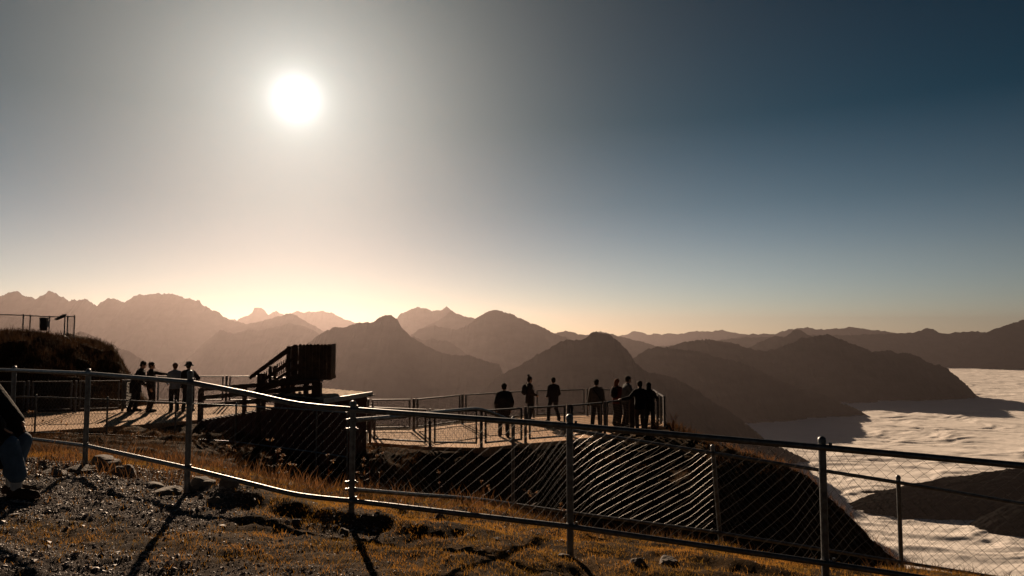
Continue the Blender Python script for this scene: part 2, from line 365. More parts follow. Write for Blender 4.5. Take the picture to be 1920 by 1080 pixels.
# the wooded hill rising out of the clouds at lower right, with lobes
def hill(cx, cy, ax, ay, h, seed, rot=0):
    n = 160; u = np.linspace(-1, 1, n); U, W = np.meshgrid(u, u, indexing='ij')
    r = np.sqrt(U**2+W**2)
    z = -960 + (h+50)*np.clip(1-r**2, 0, 1)**.8*(1+.14*fbm(U*2.4+seed, W*2.4, 4, seed)) + 7*fbm(U*14, W*14, 3, seed+2) + 5*np.abs(fbm(U*60, W*60, 2, seed+4))
    z = z - 60*np.clip(r-1, 0, 1)
    x = U*ax; y = W*ay
    X = cx + x*math.cos(rot)-y*math.sin(rot); Y = cy + x*math.sin(rot)+y*math.cos(rot)
    tag(np_mesh('wooded_hill', np.stack([X, Y, z], -1).reshape(-1, 3), grid_faces(n, n), M['mountain']), kind='structure')
hill(2850, 3760, 1200, 330, 165, 1, R(4)); hill(3000, 3330, 900, 300, 205, 9, R(2)); hill(2150, 4010, 330, 70, 16, 3, R(4)); hill(2010, 3760, 360, 80, 24, 5, R(4))  # second hill is added so the shadow on the clouds reaches further

# ------------------------------------------------------------------ the home hillside
EDGE = [(-70,-40),(-70,70),(-34,50),(-26,42),(-21.5,37),(-18.2,32.5),(-17.0,30.6),(-15.3,30.2),(-10.5,30.2),(-8.3,28),(-5.2,25.6),(-3.6,25.5),(-1.8,27.6),(0.9,29.5),(3.1,30),(6.3,29.9),(6.35,27.2),(6.4,25.5),(6.9,23),(9.0,21.8),(11,20.5),(11.5,19),(9.5,15),(8.3,12.5),(8.3,11),(9.5,10.4),(14,9.5),(22,5),(30,-8),(20,-40)]
def seg_dist(X, Y, poly):
    best = np.full(X.shape, 1e9); inside = np.zeros(X.shape, bool); nx = np.zeros(X.shape); ny = np.zeros(X.shape)
    for i in range(len(poly)):
        ax, ay = poly[i]; bx, by = poly[(i+1) % len(poly)]
        dx, dy = bx-ax, by-ay; t = np.clip(((X-ax)*dx+(Y-ay)*dy)/(dx*dx+dy*dy), 0, 1)
        qx = ax+t*dx; qy = ay+t*dy; d = np.hypot(X-qx, Y-qy)
        m = d < best; best = np.where(m, d, best); nx = np.where(m, qx, nx); ny = np.where(m, qy, ny)
        c = ((ay > Y) != (by > Y)) & (X < (bx-ax)*(Y-ay)/(by-ay+1e-12)+ax); inside ^= c
    return best, inside, nx, ny
CP = [(-12,0,-1.5),(-8,3,-1.55),(0,-6,-1.6),(0,0,-1.7),(6,1,-1.9),(12,0,-2.2),(0,3.5,-1.76),(-4,5,-1.64),(-2,4.5,-1.7),(2,3.5,-1.86),
 (-7.2,10,-1.70),(-5.04,6.9,-1.62),(-5.3,8.7,-1.64),(-3.5,7.55,-1.68),(-1.6,6.96,-1.88),(.515,6.2,-1.93),(2.6,5.83,-2.08),(4.8,5.4,-2.25),(8,5,-2.6),(14,4,-3.2),
 (-3,9,-2.0),(-1.2,8.6,-2.2),(0.016,10.4,-2.52),(2.63,9.06,-2.72),(5.12,9.2,-3.1),(7.3,9.4,-3.45),(1.2,8,-2.35),(3.5,7.4,-2.5),(6,7.2,-2.75),(12,8,-4),
 (-12,12,-2.0),(-9,13,-2.2),(-6,12,-2.15),(-3.5,12,-2.6),(-1,12.4,-3.6),(1.5,12.2,-5.4),(4,12,-6.6),(5.9,12.2,-6.3),
 (-14,17,-2.75),(-10,17,-2.75),(-6.5,16.5,-3.05),(-3,15.5,-4.2),(0,15,-5.6),(3,15,-6.4),(5.6,15,-7.0),(6.5,17,-6.1),(3,17,-5.6),
 (-3.5,19.5,-3.5),(-1.5,18.8,-4.3),(1,19,-4.7),(4,19.5,-4.75),(6.5,19,-5.0),
 (-16,21,-3.05),(-12,21,-3.1),(-8,20,-3.12),(-5,19,-3.2),(-4,22,-3.42),(-2,20.4,-3.5),(0.4,21.2,-3.5),(2,22.3,-3.5),(4,24.3,-3.5),(5.8,25.7,-3.5),(6.5,23.5,-3.62),(5.2,21.8,-4.0),(3.3,21,-4.2),
 (6.8,22.2,-3.8),(8.7,21,-4.2),(8.95,20.6,-4.85),(9.35,20.1,-5.65),(9.7,19.6,-6.6),(11,19,-7.4),(8.5,17,-7.0),(9,14,-8.5),(7.5,12,-7.5),(6.2,28,-3.6),(3,29.5,-3.5),(-2,25.5,-3.5),(-6,26,-3.2),(-9,25,-3.1),(-12,25,-3.1),(-14,28.5,-3.1),(-10.5,29.5,-3.1),
 (-18,24,-3.05),(-17,26.3,-3.0),(-20,26.3,-2.9),(-26,26,-2.6),(-18,28.3,-2.1),(-20.5,28,-1.5),(-24,28.2,-1.1),(-30,28,-.9),(-22,30.5,-.42),(-26,31,-.2),(-24.5,35.5,-.12),(-32,35,-.05),(-19.8,32.5,-.75),(-18.6,32.3,-1.5),(-17.2,30.5,-2.4),(-21.5,36.8,-.6),(-22.6,36.6,-.3),(-26,41.8,-.3),(-16,30,-3.05),(-40,33,.2),(-60,30,.5),(-60,60,.5),(-30,48,-.5),(-40,10,-.6),(-25,15,-1.7),(-60,-30,0),(20,-30,-3),(25,-10,-3.6)]
CPa = np.array(CP); _D = np.hypot(CPa[:, None, 0]-CPa[None, :, 0], CPa[:, None, 1]-CPa[None, :, 1])
_n = len(CP); _A = np.zeros((_n+1, _n+1)); _A[:_n, :_n] = _D - .02*np.eye(_n); _A[_n, :_n] = 1; _A[:_n, _n] = 1
_W = np.linalg.solve(_A, np.concatenate([CPa[:, 2], [0]]))
def base_h(X, Y):
    z = np.full(X.shape, _W[_n])
    for i in range(_n): z = z + _W[i]*np.sqrt((X-CPa[i, 0])**2+(Y-CPa[i, 1])**2+.15)
    return z
DECK = [(694,22.0),(805,21.1),(903,20.9),(985,21.7),(1065,22.4),(1130,23.4),(1182,25.0),(1228,25.8),(1245,25.8),(1243,29.0),(1180,29.2),(1100,29.1),(1000,28.5),(870,26.5),(770,24.7),(693,24.6)]
DECKP = [(gx(p, d), d) for p, d in DECK]
PLAZA = [(-19.5,21.0),(-15.3,21.0),(-11.5,23.6),(-9.7,26),(-7.2,26.6),(-8.0,27.5),(-10.6,29.7),(-15.2,29.7),(-15.6,27.1),(-22,26.2),(-25,23)]
ZD = -3.40; ZP = -3.0
def gravel_mask(X, Y):
    e = X + .42*(Y-5) + 1.3 + .9*fbm(X*.55, Y*.9, 3, 41)
    g = np.clip(.5 - e*1.1, 0, 1)
    band = np.exp(-((Y - (5.75 - .12*(X+3)) )/.42)**2)*np.clip((X+4.6)*1.2, 0, 1)*.8
    far = np.clip((9.6-Y)*1.5, 0, 1)
    return np.clip(g*(1-band), 0, 1)*far
def terrain(X, Y):
    d, ins, qx, qy = seg_dist(X, Y, EDGE)
    o = ~ins; bx = np.where(o, qx, X); by = np.where(o, qy, Y)
    z = base_h(bx, by)
    dr = np.where(o, d, 0)
    z = z - np.where(o, 1.35*dr + .5*(1-np.exp(-dr/.5)), 0)
    z = z + np.where(o, np.minimum(dr, 60)*.12*fbm(X/9, Y/9, 3, 50) + np.minimum(dr, 500)*.15*fbm(X/160, Y/160, 3, 51), 0)
    near = np.exp(-((X-0)**2/160+(Y-6)**2/120))
    gm = gravel_mask(X, Y)
    z = z + .05*fbm(X*.9, Y*.9, 3, 60) + .024*fbm(X*2.6, Y*2.6, 3, 61)*(1-.6*gm) + .014*fbm(X*9, Y*9, 2, 62)
    # tufted bumps on banks
    z = z + .07*(np.abs(fbm(X*1.5, Y*1.5, 3, 70))-.3)*np.clip((Y-9)/3, 0, 1) + .16*fbm(X*.55, Y*.55, 4, 83, .6)*np.clip((Y-12)/2, 0, 1)*np.clip((25-Y)/3, 0, 1)
    # lip of turf along the near fence: its camera side lies in shade
    lx = [-4.2,-3.4,-2.6,-1.6,-.9,-.3,.6,2.0,3.2]; ly = [8.1,7.8,7.35,7.0,6.75,6.75,6.7,6.3,6.0]; lh = [.0,.10,.22,.24,.22,.14,.04,.12,.05]
    yl = np.interp(X, lx, ly) + .12*fbm(X*1.7, X*0, 2, 77); hh = .62*np.interp(X, lx, lh)
    t = (Y-yl); z = z + hh*np.where(t < 0, np.exp(-(t/.20)**2), np.exp(-(t/.75)**2))
    for poly, zz in ((DECKP, ZD), (PLAZA, ZP)):
        dd, ii, _, _ = seg_dist(X, Y, poly)
        f = np.where(ii, 1, np.clip(1-dd/.9, 0, 1))
        z = np.where(f > 0, z*(1-f) + np.minimum(z, zz-.10)*f, z)
    kn = np.clip((Y-26.6)/1.5, 0, 1)*np.clip((-16-X)/1.5, 0, 1); z = z + kn*(.20*fbm(X*.8, Y*.8, 4, 81, .6))
    # soil flush along the near foot of the plaza
    return np.maximum(z, -1490)
def axis(lo, hi, fine, far_lo, far_hi, g=1.12, g0=None):
    a = list(np.arange(lo, hi, fine)); s = fine; v = a[-1]; up = []
    while v < far_hi: s = s*g; v += s; up.append(v)
    s = fine; v = lo; dn = []
    while v > far_lo: s = s*g; v -= s; dn.append(v)
    return np.array(dn[::-1]+a+up)
def mid_axis(segs, far_lo, far_hi):
    a = []
    for lo, hi, st in segs: a += list(np.arange(lo, hi, st))
    s = segs[-1][2]; v = a[-1]; up = []
    while v < far_hi: s *= 1.13; v += s; up.append(v)
    s = segs[0][2]; v = a[0]; dn = []
    while v > far_lo: s *= 1.13; v -= s; dn.append(v)
    return np.array(dn[::-1]+a+up)
xs = mid_axis([(-27,-8,.14),(-8,7.6,.045),(7.6,9,.1)], -2600, 2600)
ys = mid_axis([(3.4,10.5,.045),(10.5,34,.11)], -2600, 2600)
GX, GY = np.meshgrid(xs, ys, indexing='ij')
GZ = terrain(GX, GY)
ter = np_mesh('hillside', np.stack([GX, GY, GZ], -1).reshape(-1, 3), grid_faces(len(xs), len(ys)), M['ground'])
tag(ter, kind='structure')
a_ = ter.data.attributes.new('gravel', 'FLOAT', 'POINT'); a_.data.foreach_set('value', gravel_mask(GX, GY).ravel().astype(np.float32))
def hgt(x, y): return float(terrain(np.array([x], float), np.array([y], float))[0])

def slab(poly, z, th, name, m, edge=None):
    b = MB(); n = len(poly); vs = [(x, y, z) for x, y in poly]+[(x, y, z-th) for x, y in poly]
    b.add(vs, [tuple(range(n)), tuple(range(2*n-1, n-1, -1))]+[(i, i+n, (i+1) % n+n, (i+1) % n) for i in range(n)])
    return tag(b.build(name, m), kind='structure')
slab(DECKP, ZD, .35, 'terrace', M['deck']); slab(PLAZA, ZP, .3, 'pavement', M['plaza'])

# ------------------------------------------------------------------ gravel, grass
def mesh_points(n, x0, x1, y0, y1, f):
    X = RNG.uniform(x0, x1, n); Y = RNG.uniform(y0, y1, n); p = f(X, Y); k = RNG.uniform(0, 1, n) < p
    return X[k], Y[k]
def infront(X, Y): return np.abs(X) < Y*.80+.6
def pebbles():
    X, Y = mesh_points(260000, -8, 3, 3.6, 9.4, lambda x, y: np.where(infront(x, y), np.clip(gravel_mask(x, y), .05, 1)*np.where(x < 1, 1, .25), 0)*.8)
    Z = terrain(X, Y); n = len(X)
    s = .003+.0075*RNG.uniform(0, 1, n)**2.4 + .018*(RNG.uniform(0, 1, n) > .985)
    base = np.array([(1,0,0),(-1,0,0),(0,1,0),(0,-1,0),(0,0,1),(0,0,-1)], float)
    fc = np.array([(0,2,4),(2,1,4),(1,3,4),(3,0,4),(2,0,5),(1,2,5),(3,1,5),(0,3,5)])
    V = base[None]*RNG.uniform(.6, 1.3, (n, 6, 1)) + RNG.normal(0, .16, (n, 6, 3))
    a = RNG.uniform(0, 6.28, n); c, s_ = np.cos(a)[:, None], np.sin(a)[:, None]
    V = np.stack([V[..., 0]*c*1.3-V[..., 1]*s_, V[..., 0]*s_*1.3+V[..., 1]*c, V[..., 2]*.6], -1)
    V = V*s[:, None, None] + np.stack([X, Y, Z+s*.25], -1)[:, None, :]
    Fc = (fc[None]+(np.arange(n)*6)[:, None, None]).reshape(-1, 3)
    tag(np_mesh('gravel', V.reshape(-1, 3), Fc, M['pebble'], smooth=False), kind='stuff')
pebbles()
def blades(name, X, Y, h, wdt, m, lean=.5, Z=None):
    n = len(X); Z = terrain(X, Y)-.005 if Z is None else Z
    a = RNG.uniform(0, 6.28, n); ca, sa = np.cos(a), np.sin(a); b = RNG.uniform(0, 6.28, n)
    lx = np.cos(b)*lean*RNG.uniform(.2, 1, n)*h; ly = np.sin(b)*lean*RNG.uniform(.2, 1, n)*h
    P0 = np.stack([X-ca*wdt, Y-sa*wdt, Z], -1); P1 = np.stack([X+ca*wdt, Y+sa*wdt, Z], -1)
    P2 = np.stack([X+ca*wdt*.7+lx*.45, Y+sa*wdt*.7+ly*.45, Z+h*.6], -1); P3 = np.stack([X-ca*wdt*.7+lx*.45, Y-sa*wdt*.7+ly*.45, Z+h*.6], -1)
    P4 = np.stack([X+lx, Y+ly, Z+h], -1)
    V = np.stack([P0, P1, P2, P3, P4], 1).reshape(-1, 3); k = (np.arange(n)*5)[:, None]
    F1 = np.concatenate([k+np.array([[0,1,2]]), k+np.array([[0,2,3]]), k+np.array([[3,2,4]])])
    return tag(np_mesh(name, V, F1, m, smooth=False), kind='stuff')
def clump(x, y, s, seed): return np.clip(.5+1.1*fbm(x*s, y*s, 3, seed), 0, 1)
X, Y = mesh_points(330000, -8, 8, 3.5, 10.6, lambda x, y: np.where(infront(x, y), (1-.93*gravel_mask(x, y))*(.12+.88*clump(x, y, 2.4, 90)**1.3), 0))
n = len(X); blades('grass', X, Y, (.018+.032*RNG.uniform(0, 1, n)**2)*(1+.6*np.clip((Y-6.6)/1.5, 0, 1.4)*clump(X, Y, 3.1, 33)), .0022+0*X, M['grass'], .9)
# longer dry grass and weeds on the bank between the fences and along the cliff edge
X, Y = mesh_points(150000, -17, 9, 8, 22, lambda x, y: np.where(infront(x, y), clump(x, y, .8, 95)*np.where(seg_dist(x, y, EDGE)[1], 1, 0)*np.where(seg_dist(x, y, PLAZA)[1] | seg_dist(x, y, DECKP)[1], 0, 1), 0))
n = len(X); blades('dry_bank_grass', X, Y, .06+.13*RNG.uniform(0, 1, n)**2, .004+0*X, M['hillgrass'], .8)
def edge_pts(k0, k1, n, spread):
    xs_, ys_ = [], []
    for i in range(k0, k1):
        (ax, ay), (bx, by) = EDGE[i], EDGE[i+1]; m = int(n*math.hypot(bx-ax, by-ay)); t = RNG.uniform(0, 1, m)
        xs_.append(ax+(bx-ax)*t+RNG.normal(0, spread, m)); ys_.append(ay+(by-ay)*t+RNG.normal(0, spread, m))
    return np.concatenate(xs_), np.concatenate(ys_)
Xa, Ya = edge_pts(16, 21, 420, .35); Xb, Yb = edge_pts(24, 26, 110, .25); X = np.concatenate([Xa, Xb]); Y = np.concatenate([Ya, Yb]); n = len(X)
blades('cliff_edge_grass', X, Y, .08+.22*RNG.uniform(0, 1, n)**2, .005+0*X, M['weed'], .8)
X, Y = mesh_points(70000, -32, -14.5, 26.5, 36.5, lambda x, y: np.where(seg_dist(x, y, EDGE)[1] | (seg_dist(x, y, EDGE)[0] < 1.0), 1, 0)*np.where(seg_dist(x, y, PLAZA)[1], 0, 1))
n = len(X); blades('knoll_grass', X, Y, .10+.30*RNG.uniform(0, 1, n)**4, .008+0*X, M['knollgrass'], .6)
X, Y = mesh_points(9000, -6.5, 0, 8.2, 12.5, lambda x, y: np.where(infront(x, y), clump(x, y, 1.3, 99)**2*.55, 0)); n = len(X)
blades('dry_weeds', X, Y, .12+.22*RNG.uniform(0, 1, n)**2, .005+0*X, M['weed'], .7)

# ------------------------------------------------------------------ rocks
def rock(px, py, Y, sx, sy, sz, label, seed):
    rs = random.Random(seed); x = gx(px, Y); z = hgt(x, Y)
    bm = bmesh.new(); bmesh.ops.create_icosphere(bm, subdivisions=3, radius=1)
    for v in bm.verts:
        c = v.co; n_ = float(fbm(np.array([c.x*1.3+seed]), np.array([c.y*1.3+c.z*1.7]), 3, seed)[0])
        c *= 1+.28*n_
        for ax in (Vector((1,.3,.2)), Vector((-.4,1,.3)), Vector((.2,-.5,1)), Vector((-1,-.2,.5))):
            ax = ax.normalized(); dd = c.dot(ax)
            if dd > .72: c -= ax*(dd-.72)*.9
        v.co = Vector((c.x*sx, c.y*sy, c.z*sz))
    rot = Matrix.Rotation(rs.uniform(0, 6), 3, 'Z') if abs(sx-sy) < .05 else Matrix.Rotation(rs.uniform(-.3, .3), 3, 'Z')
    for v in bm.verts: v.co = rot @ v.co
    me = bpy.data.meshes.new('rock'); bm.to_mesh(me); bm.free()
    for p in me.polygons: p.use_smooth = False
    o = link('rock', me, M['stone']); o.location = (x, Y, z+sz*.25)
    tag(o, label, 'rock', 'limestone rocks along the near fence')
ROCKS = [(168,872,8.6,.26,.15,.05,'flat pale slab lying at the foot of the second fence post from the left'),
 (205,868,8.9,.22,.17,.13,'rounded boulder just right of the second fence post from the left'),
 (240,880,8.5,.20,.14,.10,'brown wedge shaped rock half way between two left fence posts'),
 (330,918,7.5,.17,.13,.045,'flat pale slab at the foot of the third fence post from the left'),
 (300,905,7.8,.15,.10,.06,'low tilted stone left of the third fence post from the left'),
 (386,903,7.7,.16,.12,.09,'blocky rock right of the third fence post from the left'),
 (438,908,7.6,.12,.10,.10,'upright angular rock under the bottom rail left of the turf bank'),
 (412,926,7.2,.09,.07,.04,'small pale flat stone on the gravel by the turf bank'),
 (110,880,8.3,.20,.14,.05,'low dark stone near the standing man'),
 (565,958,6.75,.07,.06,.04,'small grey stone in the shade below the turf bank'),
 (650,965,6.6,.05,.05,.04,'tiny stone just left of the double fence corner post'),
 (750,938,7.9,.10,.08,.09,'grey stone behind the bottom rail right of the double corner post'),
 (827,945,7.9,.08,.07,.08,'brown pointed stone between the two lower fence rails'),
 (1055,1026,6.1,.07,.05,.03,'small white stone left of the post base in the middle of the lawn'),
 (1190,1034,6.0,.08,.07,.055,'dark round stone in the grass right of the middle fence post'),
 (1245,1026,6.2,.11,.08,.045,'pale lumpy stone in the grass below the bottom rail')]
ROCKS.append((-64,930,6.9,.24,.30,.34,'big boulder the man at the left edge sits on'))
for i, r_ in enumerate(ROCKS): rock(*r_, seed=i+3)

# ------------------------------------------------------------------ weeds that stand alone
def stalk(px, Y, h, label, seed, heads=3):
    rs = random.Random(seed); x = gx(px, Y); z = hgt(x, Y)-.02
    root = empty('dry_stalk', (x, Y, z)); tag(root, label, 'plant', 'dry seed head stalks behind the near fence')
    b = MB(); hd = MB(); top = Vector((x+rs.uniform(-.08,.08), Y+rs.uniform(-.05,.05), z+h)); base = Vector((x, Y, z))
    mid = base.lerp(top, .5)+Vector((rs.uniform(-.03,.03), 0, 0))
    b.tube([base, mid, top], [.0045,.0035,.002], 5)
    ends = [top]
    for k in range(heads-1):
        p = base.lerp(top, rs.uniform(.5,.85)); q = p+Vector((rs.uniform(-.12,.12), rs.uniform(-.08,.08), rs.uniform(.05,.14)))
        b.tube([p, q], [.0025,.0015], 4); ends.append(q)
    b_heads = []
    for e in ends:
        hd = MB(); b_heads.append(hd)
        hd.lathe(e-Vector((0,0,.012)), [(.004,0),(.012,.010),(.010,.022),(.003,.028)], 6)
        for j in range(10):
            d = Vector((rs.gauss(0,1), rs.gauss(0,1), rs.gauss(0,.5))).normalized()*rs.uniform(.012,.03); c = e+d; u = d.cross(Vector((0,0,1))).normalized()*.009; v = d.normalized()*.012
            hd.add([c-u, c+v, c+u, c-v+Vector((0,0,.005))], [(0,1,2),(0,2,3)])
    for k in range(5):
        p = base.lerp(top, rs.uniform(.1,.6)); d = Vector((rs.gauss(0,1), rs.gauss(0,1), .4)).normalized()*rs.uniform(.05,.1); u = d.cross(Vector((0,0,1))).normalized()*.01
        b.add([p, p+d*.5+u, p+d, p+d*.5-u], [(0,1,2,3)])
    b.build('stem', M['weed'], root); [q_.build('seed_head', M['flower'], root) for q_ in b_heads]
ST = [(515,11.0,.62,'tall dry stalk with orange seed heads before the ramp wall',4),(530,9.5,.5,'dry stalk with three bright seed heads left of the double corner post',5),
 (548,9.2,.36,'short dry stalk with bright seed heads nearest the lower rail',4),(628,10.2,.55,'bent bare dry stalk just left of the double corner post',2),
 (688,9.6,.5,'dry stalk with a single bright head right of the double corner post',2),(702,11,.75,'tall thin dry stalk right of the double corner post',2),(712,10.4,.65,'dry stalk leaning right behind the double corner post',2),
 (828,10.6,.55,'lone bare stalk in the gully at the middle of the second fence',2),(903,10.6,.45,'dry stalk close before the second fence post with the shiny cap',3),(1000,9.9,.36,'dry stalk with leafy orange head right of the capped second fence post',4),
 (1050,9.6,.34,'dry stalk with leafy head directly behind the middle near fence post',3),(75,9.8,.62,'dry stalk with a curled leaf behind the standing man',3),(118,10.5,.55,'dry stalk between the two leftmost near fence posts',4),
 (250,10.5,.42,'dry stalk in the weeds between the second and third near fence posts',3),(430,10.2,.4,'dry stalk in the dark weeds right of the third near fence post',3)]
for i, s_ in enumerate(ST): stalk(s_[0], s_[1], s_[2], s_[3], 40+i, s_[4])
def shrub(x, Y, h, label, seed, n=16):
    rs = random.Random(seed); z = hgt(x, Y)-.05; root = empty('bare_shrub', (x, Y, z)); tag(root, label, 'shrub', 'bare shrubs at the cliff edge')
    b = MB()
    for k in range(n):
        a = rs.uniform(0, 6.28); t = rs.uniform(.1,.7); p = Vector((x, Y, z)); q = p+Vector((math.cos(a)*t*h*.5, math.sin(a)*t*h*.5, h*rs.uniform(.5,.7))); r2 = q+Vector((math.cos(a+.5)*t*h*.3, math.sin(a)*t*h*.3, h*rs.uniform(.2,.4)))
        b.tube([p, q, r2], [.007,.004,.0015], 4)
        for m in range(3):
            p2 = q.lerp(r2, rs.uniform(0,.8)); b.tube([p2, p2+Vector((rs.gauss(0,.1), rs.gauss(0,.1), rs.uniform(.04,.16)))*h], [.003,.001], 3)
    b.build('twigs', M['weed'], root)
shrub(gx(1258,25.4), 25.4, .75, 'bare twiggy shrub beside the right corner of the viewing deck', 1)
shrub(gx(1222,25.0), 24.7, .55, 'dark bushy shrub at the foot of the right corner post of the viewing deck', 2, 60)
for i, (px, Y, h) in enumerate([(1745,9.7,.42),(1790,9.8,.5),(1850,9.9,.55),(1900,9.9,.4)]):
    shrub(gx(px, Y), Y, h, ['reddish twiggy weed just right of the rightmost second fence post','taller reddish weed between the two weeds in the lower right corner','tallest reddish weed against the clouds at lower right','reddish weed at the right edge of the photo'][i], 10+i, 9)

# ------------------------------------------------------------------ chain link fences
def lerp(a, b, t): return a+(b-a)*t
def poly_pt(pts, t):
    n = len(pts)-1; k = min(int(t*n), n-1); return pts[k].lerp(pts[k+1], t*n-k)
def chainlink(top, bot, pitch=.10, r=.0014, seg_amp=.0035, wavy=True):
    """top/bot: callables 0..1 -> Vector. two sets of diagonal wires that weave past each other."""
    L_ = (top(1)-top(0)).length; Hh = ((top(0)-bot(0)).length+(top(1)-bot(1)).length)/2
    nrm_ = (top(1)-top(0)).cross(Vector((0,0,1))).normalized()
    V = []; Fc = []; step = pitch/2
    for sgn in (1, -1):
        k0 = -Hh if sgn > 0 else 0; k = k0
        c = (-Hh if sgn > 0 else 0) + pitch*.3
        while c < (L_ if sgn > 0 else L_+Hh):
            # wire: s = c + sgn*h, h in [0,Hh]
            h0, h1 = 0, Hh
            if sgn > 0: h0 = max(0, -c); h1 = min(Hh, L_-c)
            else: h0 = max(0, c-L_); h1 = min(Hh, c)
            if h1-h0 > .01:
                nseg = max(1, int(round((h1-h0)/step))) if wavy else max(1, int((h1-h0)/.25)); ring = None
                for i in range(nseg+1):
                    h = lerp(h0, h1, i/nseg); s = c+sgn*h; t = min(max(s/L_, 0), 1)
                    p = bot(t).lerp(top(t), h/Hh) + (nrm_*seg_amp*(1 if (i % 2) else -1)*sgn if wavy else Vector())
                    if i == 0: a = (top(1)-top(0)).normalized()*sgn+Vector((0,0,1)); a.normalize(); u = nrm_; w_ = a.cross(u)
                    base = len(V)
                    for q in range(3):
                        an = 2*math.pi*q/3; V.append(tuple(p+(u*math.cos(an)+w_*math.sin(an))*r))
                    if i:
                        for q in range(3): Fc.append((base-3+q, base-3+(q+1) % 3, base+(q+1) % 3, base+q))
            c += pitch
    return V, Fc
def post(b, p, q, r):
    b.tube([p, q], r, 14)
    d = (q-p).normalized()
def add_post(root, p, q, r, capped=True, m='galv'):
    b = MB(); b.tube([p, q], r, 14); po = b.build('post', M[m], root, True)
    if capped:
        c = MB(); c.lathe(q-Vector((0,0,.02)), [(r*1.10,0),(r*1.12,.022),(r*1.0,.036),(r*.6,.048),(r*.15,.053)], 14); c.build('post_cap', M[m], po, True)
    return po
def smooth_pts(pts, n=8):
    out = []
    P = [pts[0]]+list(pts)+[pts[-1]]
    for i in range(1, len(P)-2):
        for k in range(n):
            t = k/n; a, b, c, d = P[i-1], P[i], P[i+1], P[i+2]
            out.append(.5*((2*b)+(c-a)*t+(2*a-5*b+4*c-d)*t*t+(3*b-a-3*c+d)*t**3))
    out.append(pts[-1]); return out
# near fence: posts (px of base, top py, base py, Y)
NP = [(-240,686,812,13.0),(27,690,828,10.2),(166,696,868,8.7),(357,700,916,7.55),(660,757,980,6.96),(1068,783,1032,6.2),(1541,825,1100,5.83),(2060,880,1200,5.5)]
def xy(px, Y): return gx(px, Y)
nf = empty('chain_link_fence', (gx(660,6.96), 6.96, hgt(gx(660,6.96), 6.96)))
tag(nf, 'tall galvanised chain link fence nearest the camera, running across the whole foreground', 'fence', 'chain link fences')
posts = []
for i, (px, ty, by, Y) in enumerate(NP):
    t = at(px + (2 if i == 4 else 0), ty, Y); x = t.x; zb = hgt(x, Y)-.1
    add_post(nf, Vector((x, Y, zb)), Vector((x, Y, t.z)), .030); posts.append(Vector((x, Y, t.z)))
TOP = [at(-240,687,13.0), at(27,694,10.2), at(166,700,8.7), at(357,716,7.55), at(470,738,7.3), at(560,757,7.1), at(660,767,6.96), at(1068,797,6.2), at(1541,838,5.83), at(2060,885,5.5)]
BOT = [at(-240,800,13.0), at(27,818,10.2), at(166,835,8.7), at(357,877,7.55), at(470,905,7.3), at(560,926,7.1), at(660,937,6.96), at(1068,985,6.2), at(1541,1053,5.83), at(2060,1130,5.5)]
off = Vector((0.01, -.045, 0))
def by_post(pts, idx):   # index stretches between posts
    return [pts[j] for j in idx]
SP = [(0,1),(1,2),(2,3),(3,4,5,6),(6,7),(7,8),(8,9)]
for k, sp in enumerate(SP):
    a = MB(); pa = smooth_pts([TOP[j]+off for j in sp], 6); a.tube(pa, .027, 12); a.build('top_rail', M['galv'], nf, True)
    c = MB(); pb = smooth_pts([BOT[j]+off for j in sp], 6); c.tube(pb, .024, 12); c.build('bottom_rail', M['galv'], nf, True)
    V, Fc = chainlink(lambda t, q=pa: poly_pt(q, t)+Vector((0,.02,-.02)), lambda t, q=pb: poly_pt(q, t)+Vector((0,.02,.0)))
    b = MB(); b.v = V; b.f = Fc; b.build('wire_mesh', M['wire'], nf, True)
for i, (px, ty, by, Y) in enumerate(NP):
    j = [0,1,2,3,6,7,8,9][i]
    for q in (TOP[j], BOT[j]):
        b = MB(); p = Vector((posts[i].x, Y, q.z)); b.tube([p-Vector((0,0,.02)), p+Vector((0,0,.02))], .036, 14)
        b.tube([p+Vector((-.0,-.06,0)), p+Vector((0,.03,0))], .010, 8)
        b.lathe(p+Vector((.035,-.045,0)), [(.012,-.02),(.016,0),(.012,.02)], 8)
        b.box(p+Vector((.05,-.045,.028)), (.02,.02,.03))
        b.build('bracket', M['galv'], nf, True)

# second fence branching off the corner post
f2 = empty('chain_link_fence', (gx(962,10.4), 10.4, hgt(gx(962,10.4), 10.4)))
tag(f2, 'galvanised chain link fence with bent top rail branching off behind the near one', 'fence', 'chain link fences')
P2 = [(962,785,10.4),(1336,838,9.06),(1684,895,9.2),(2080,962,9.4)]
for i, (px, ty, Y) in enumerate(P2):
    t = at(px, ty, Y); zb = hgt(t.x, Y)-.15
    tilt = Vector((.10,0,0)) if i == 1 else Vector()
    add_post(f2, Vector((t.x, Y, zb))+tilt, t, .027)
T2 = [at(668,787,6.98), at(760,779,7.9), at(865,768,9.2), at(905,768,9.8), at(962,790,10.4), at(1070,806,10.0), at(1336,849,9.06), at(1684,904,9.2), at(2080,972,9.4)]
B2 = [at(668,917,6.98), at(780,926,8.2), at(865,932,9.2), at(905,936,9.8), at(962,944,10.4), at(1070,960,10.0), at(1336,996,9.06), at(1684,1052,9.2), at(2080,1115,9.4)]
o2 = Vector((0,-.035,0))
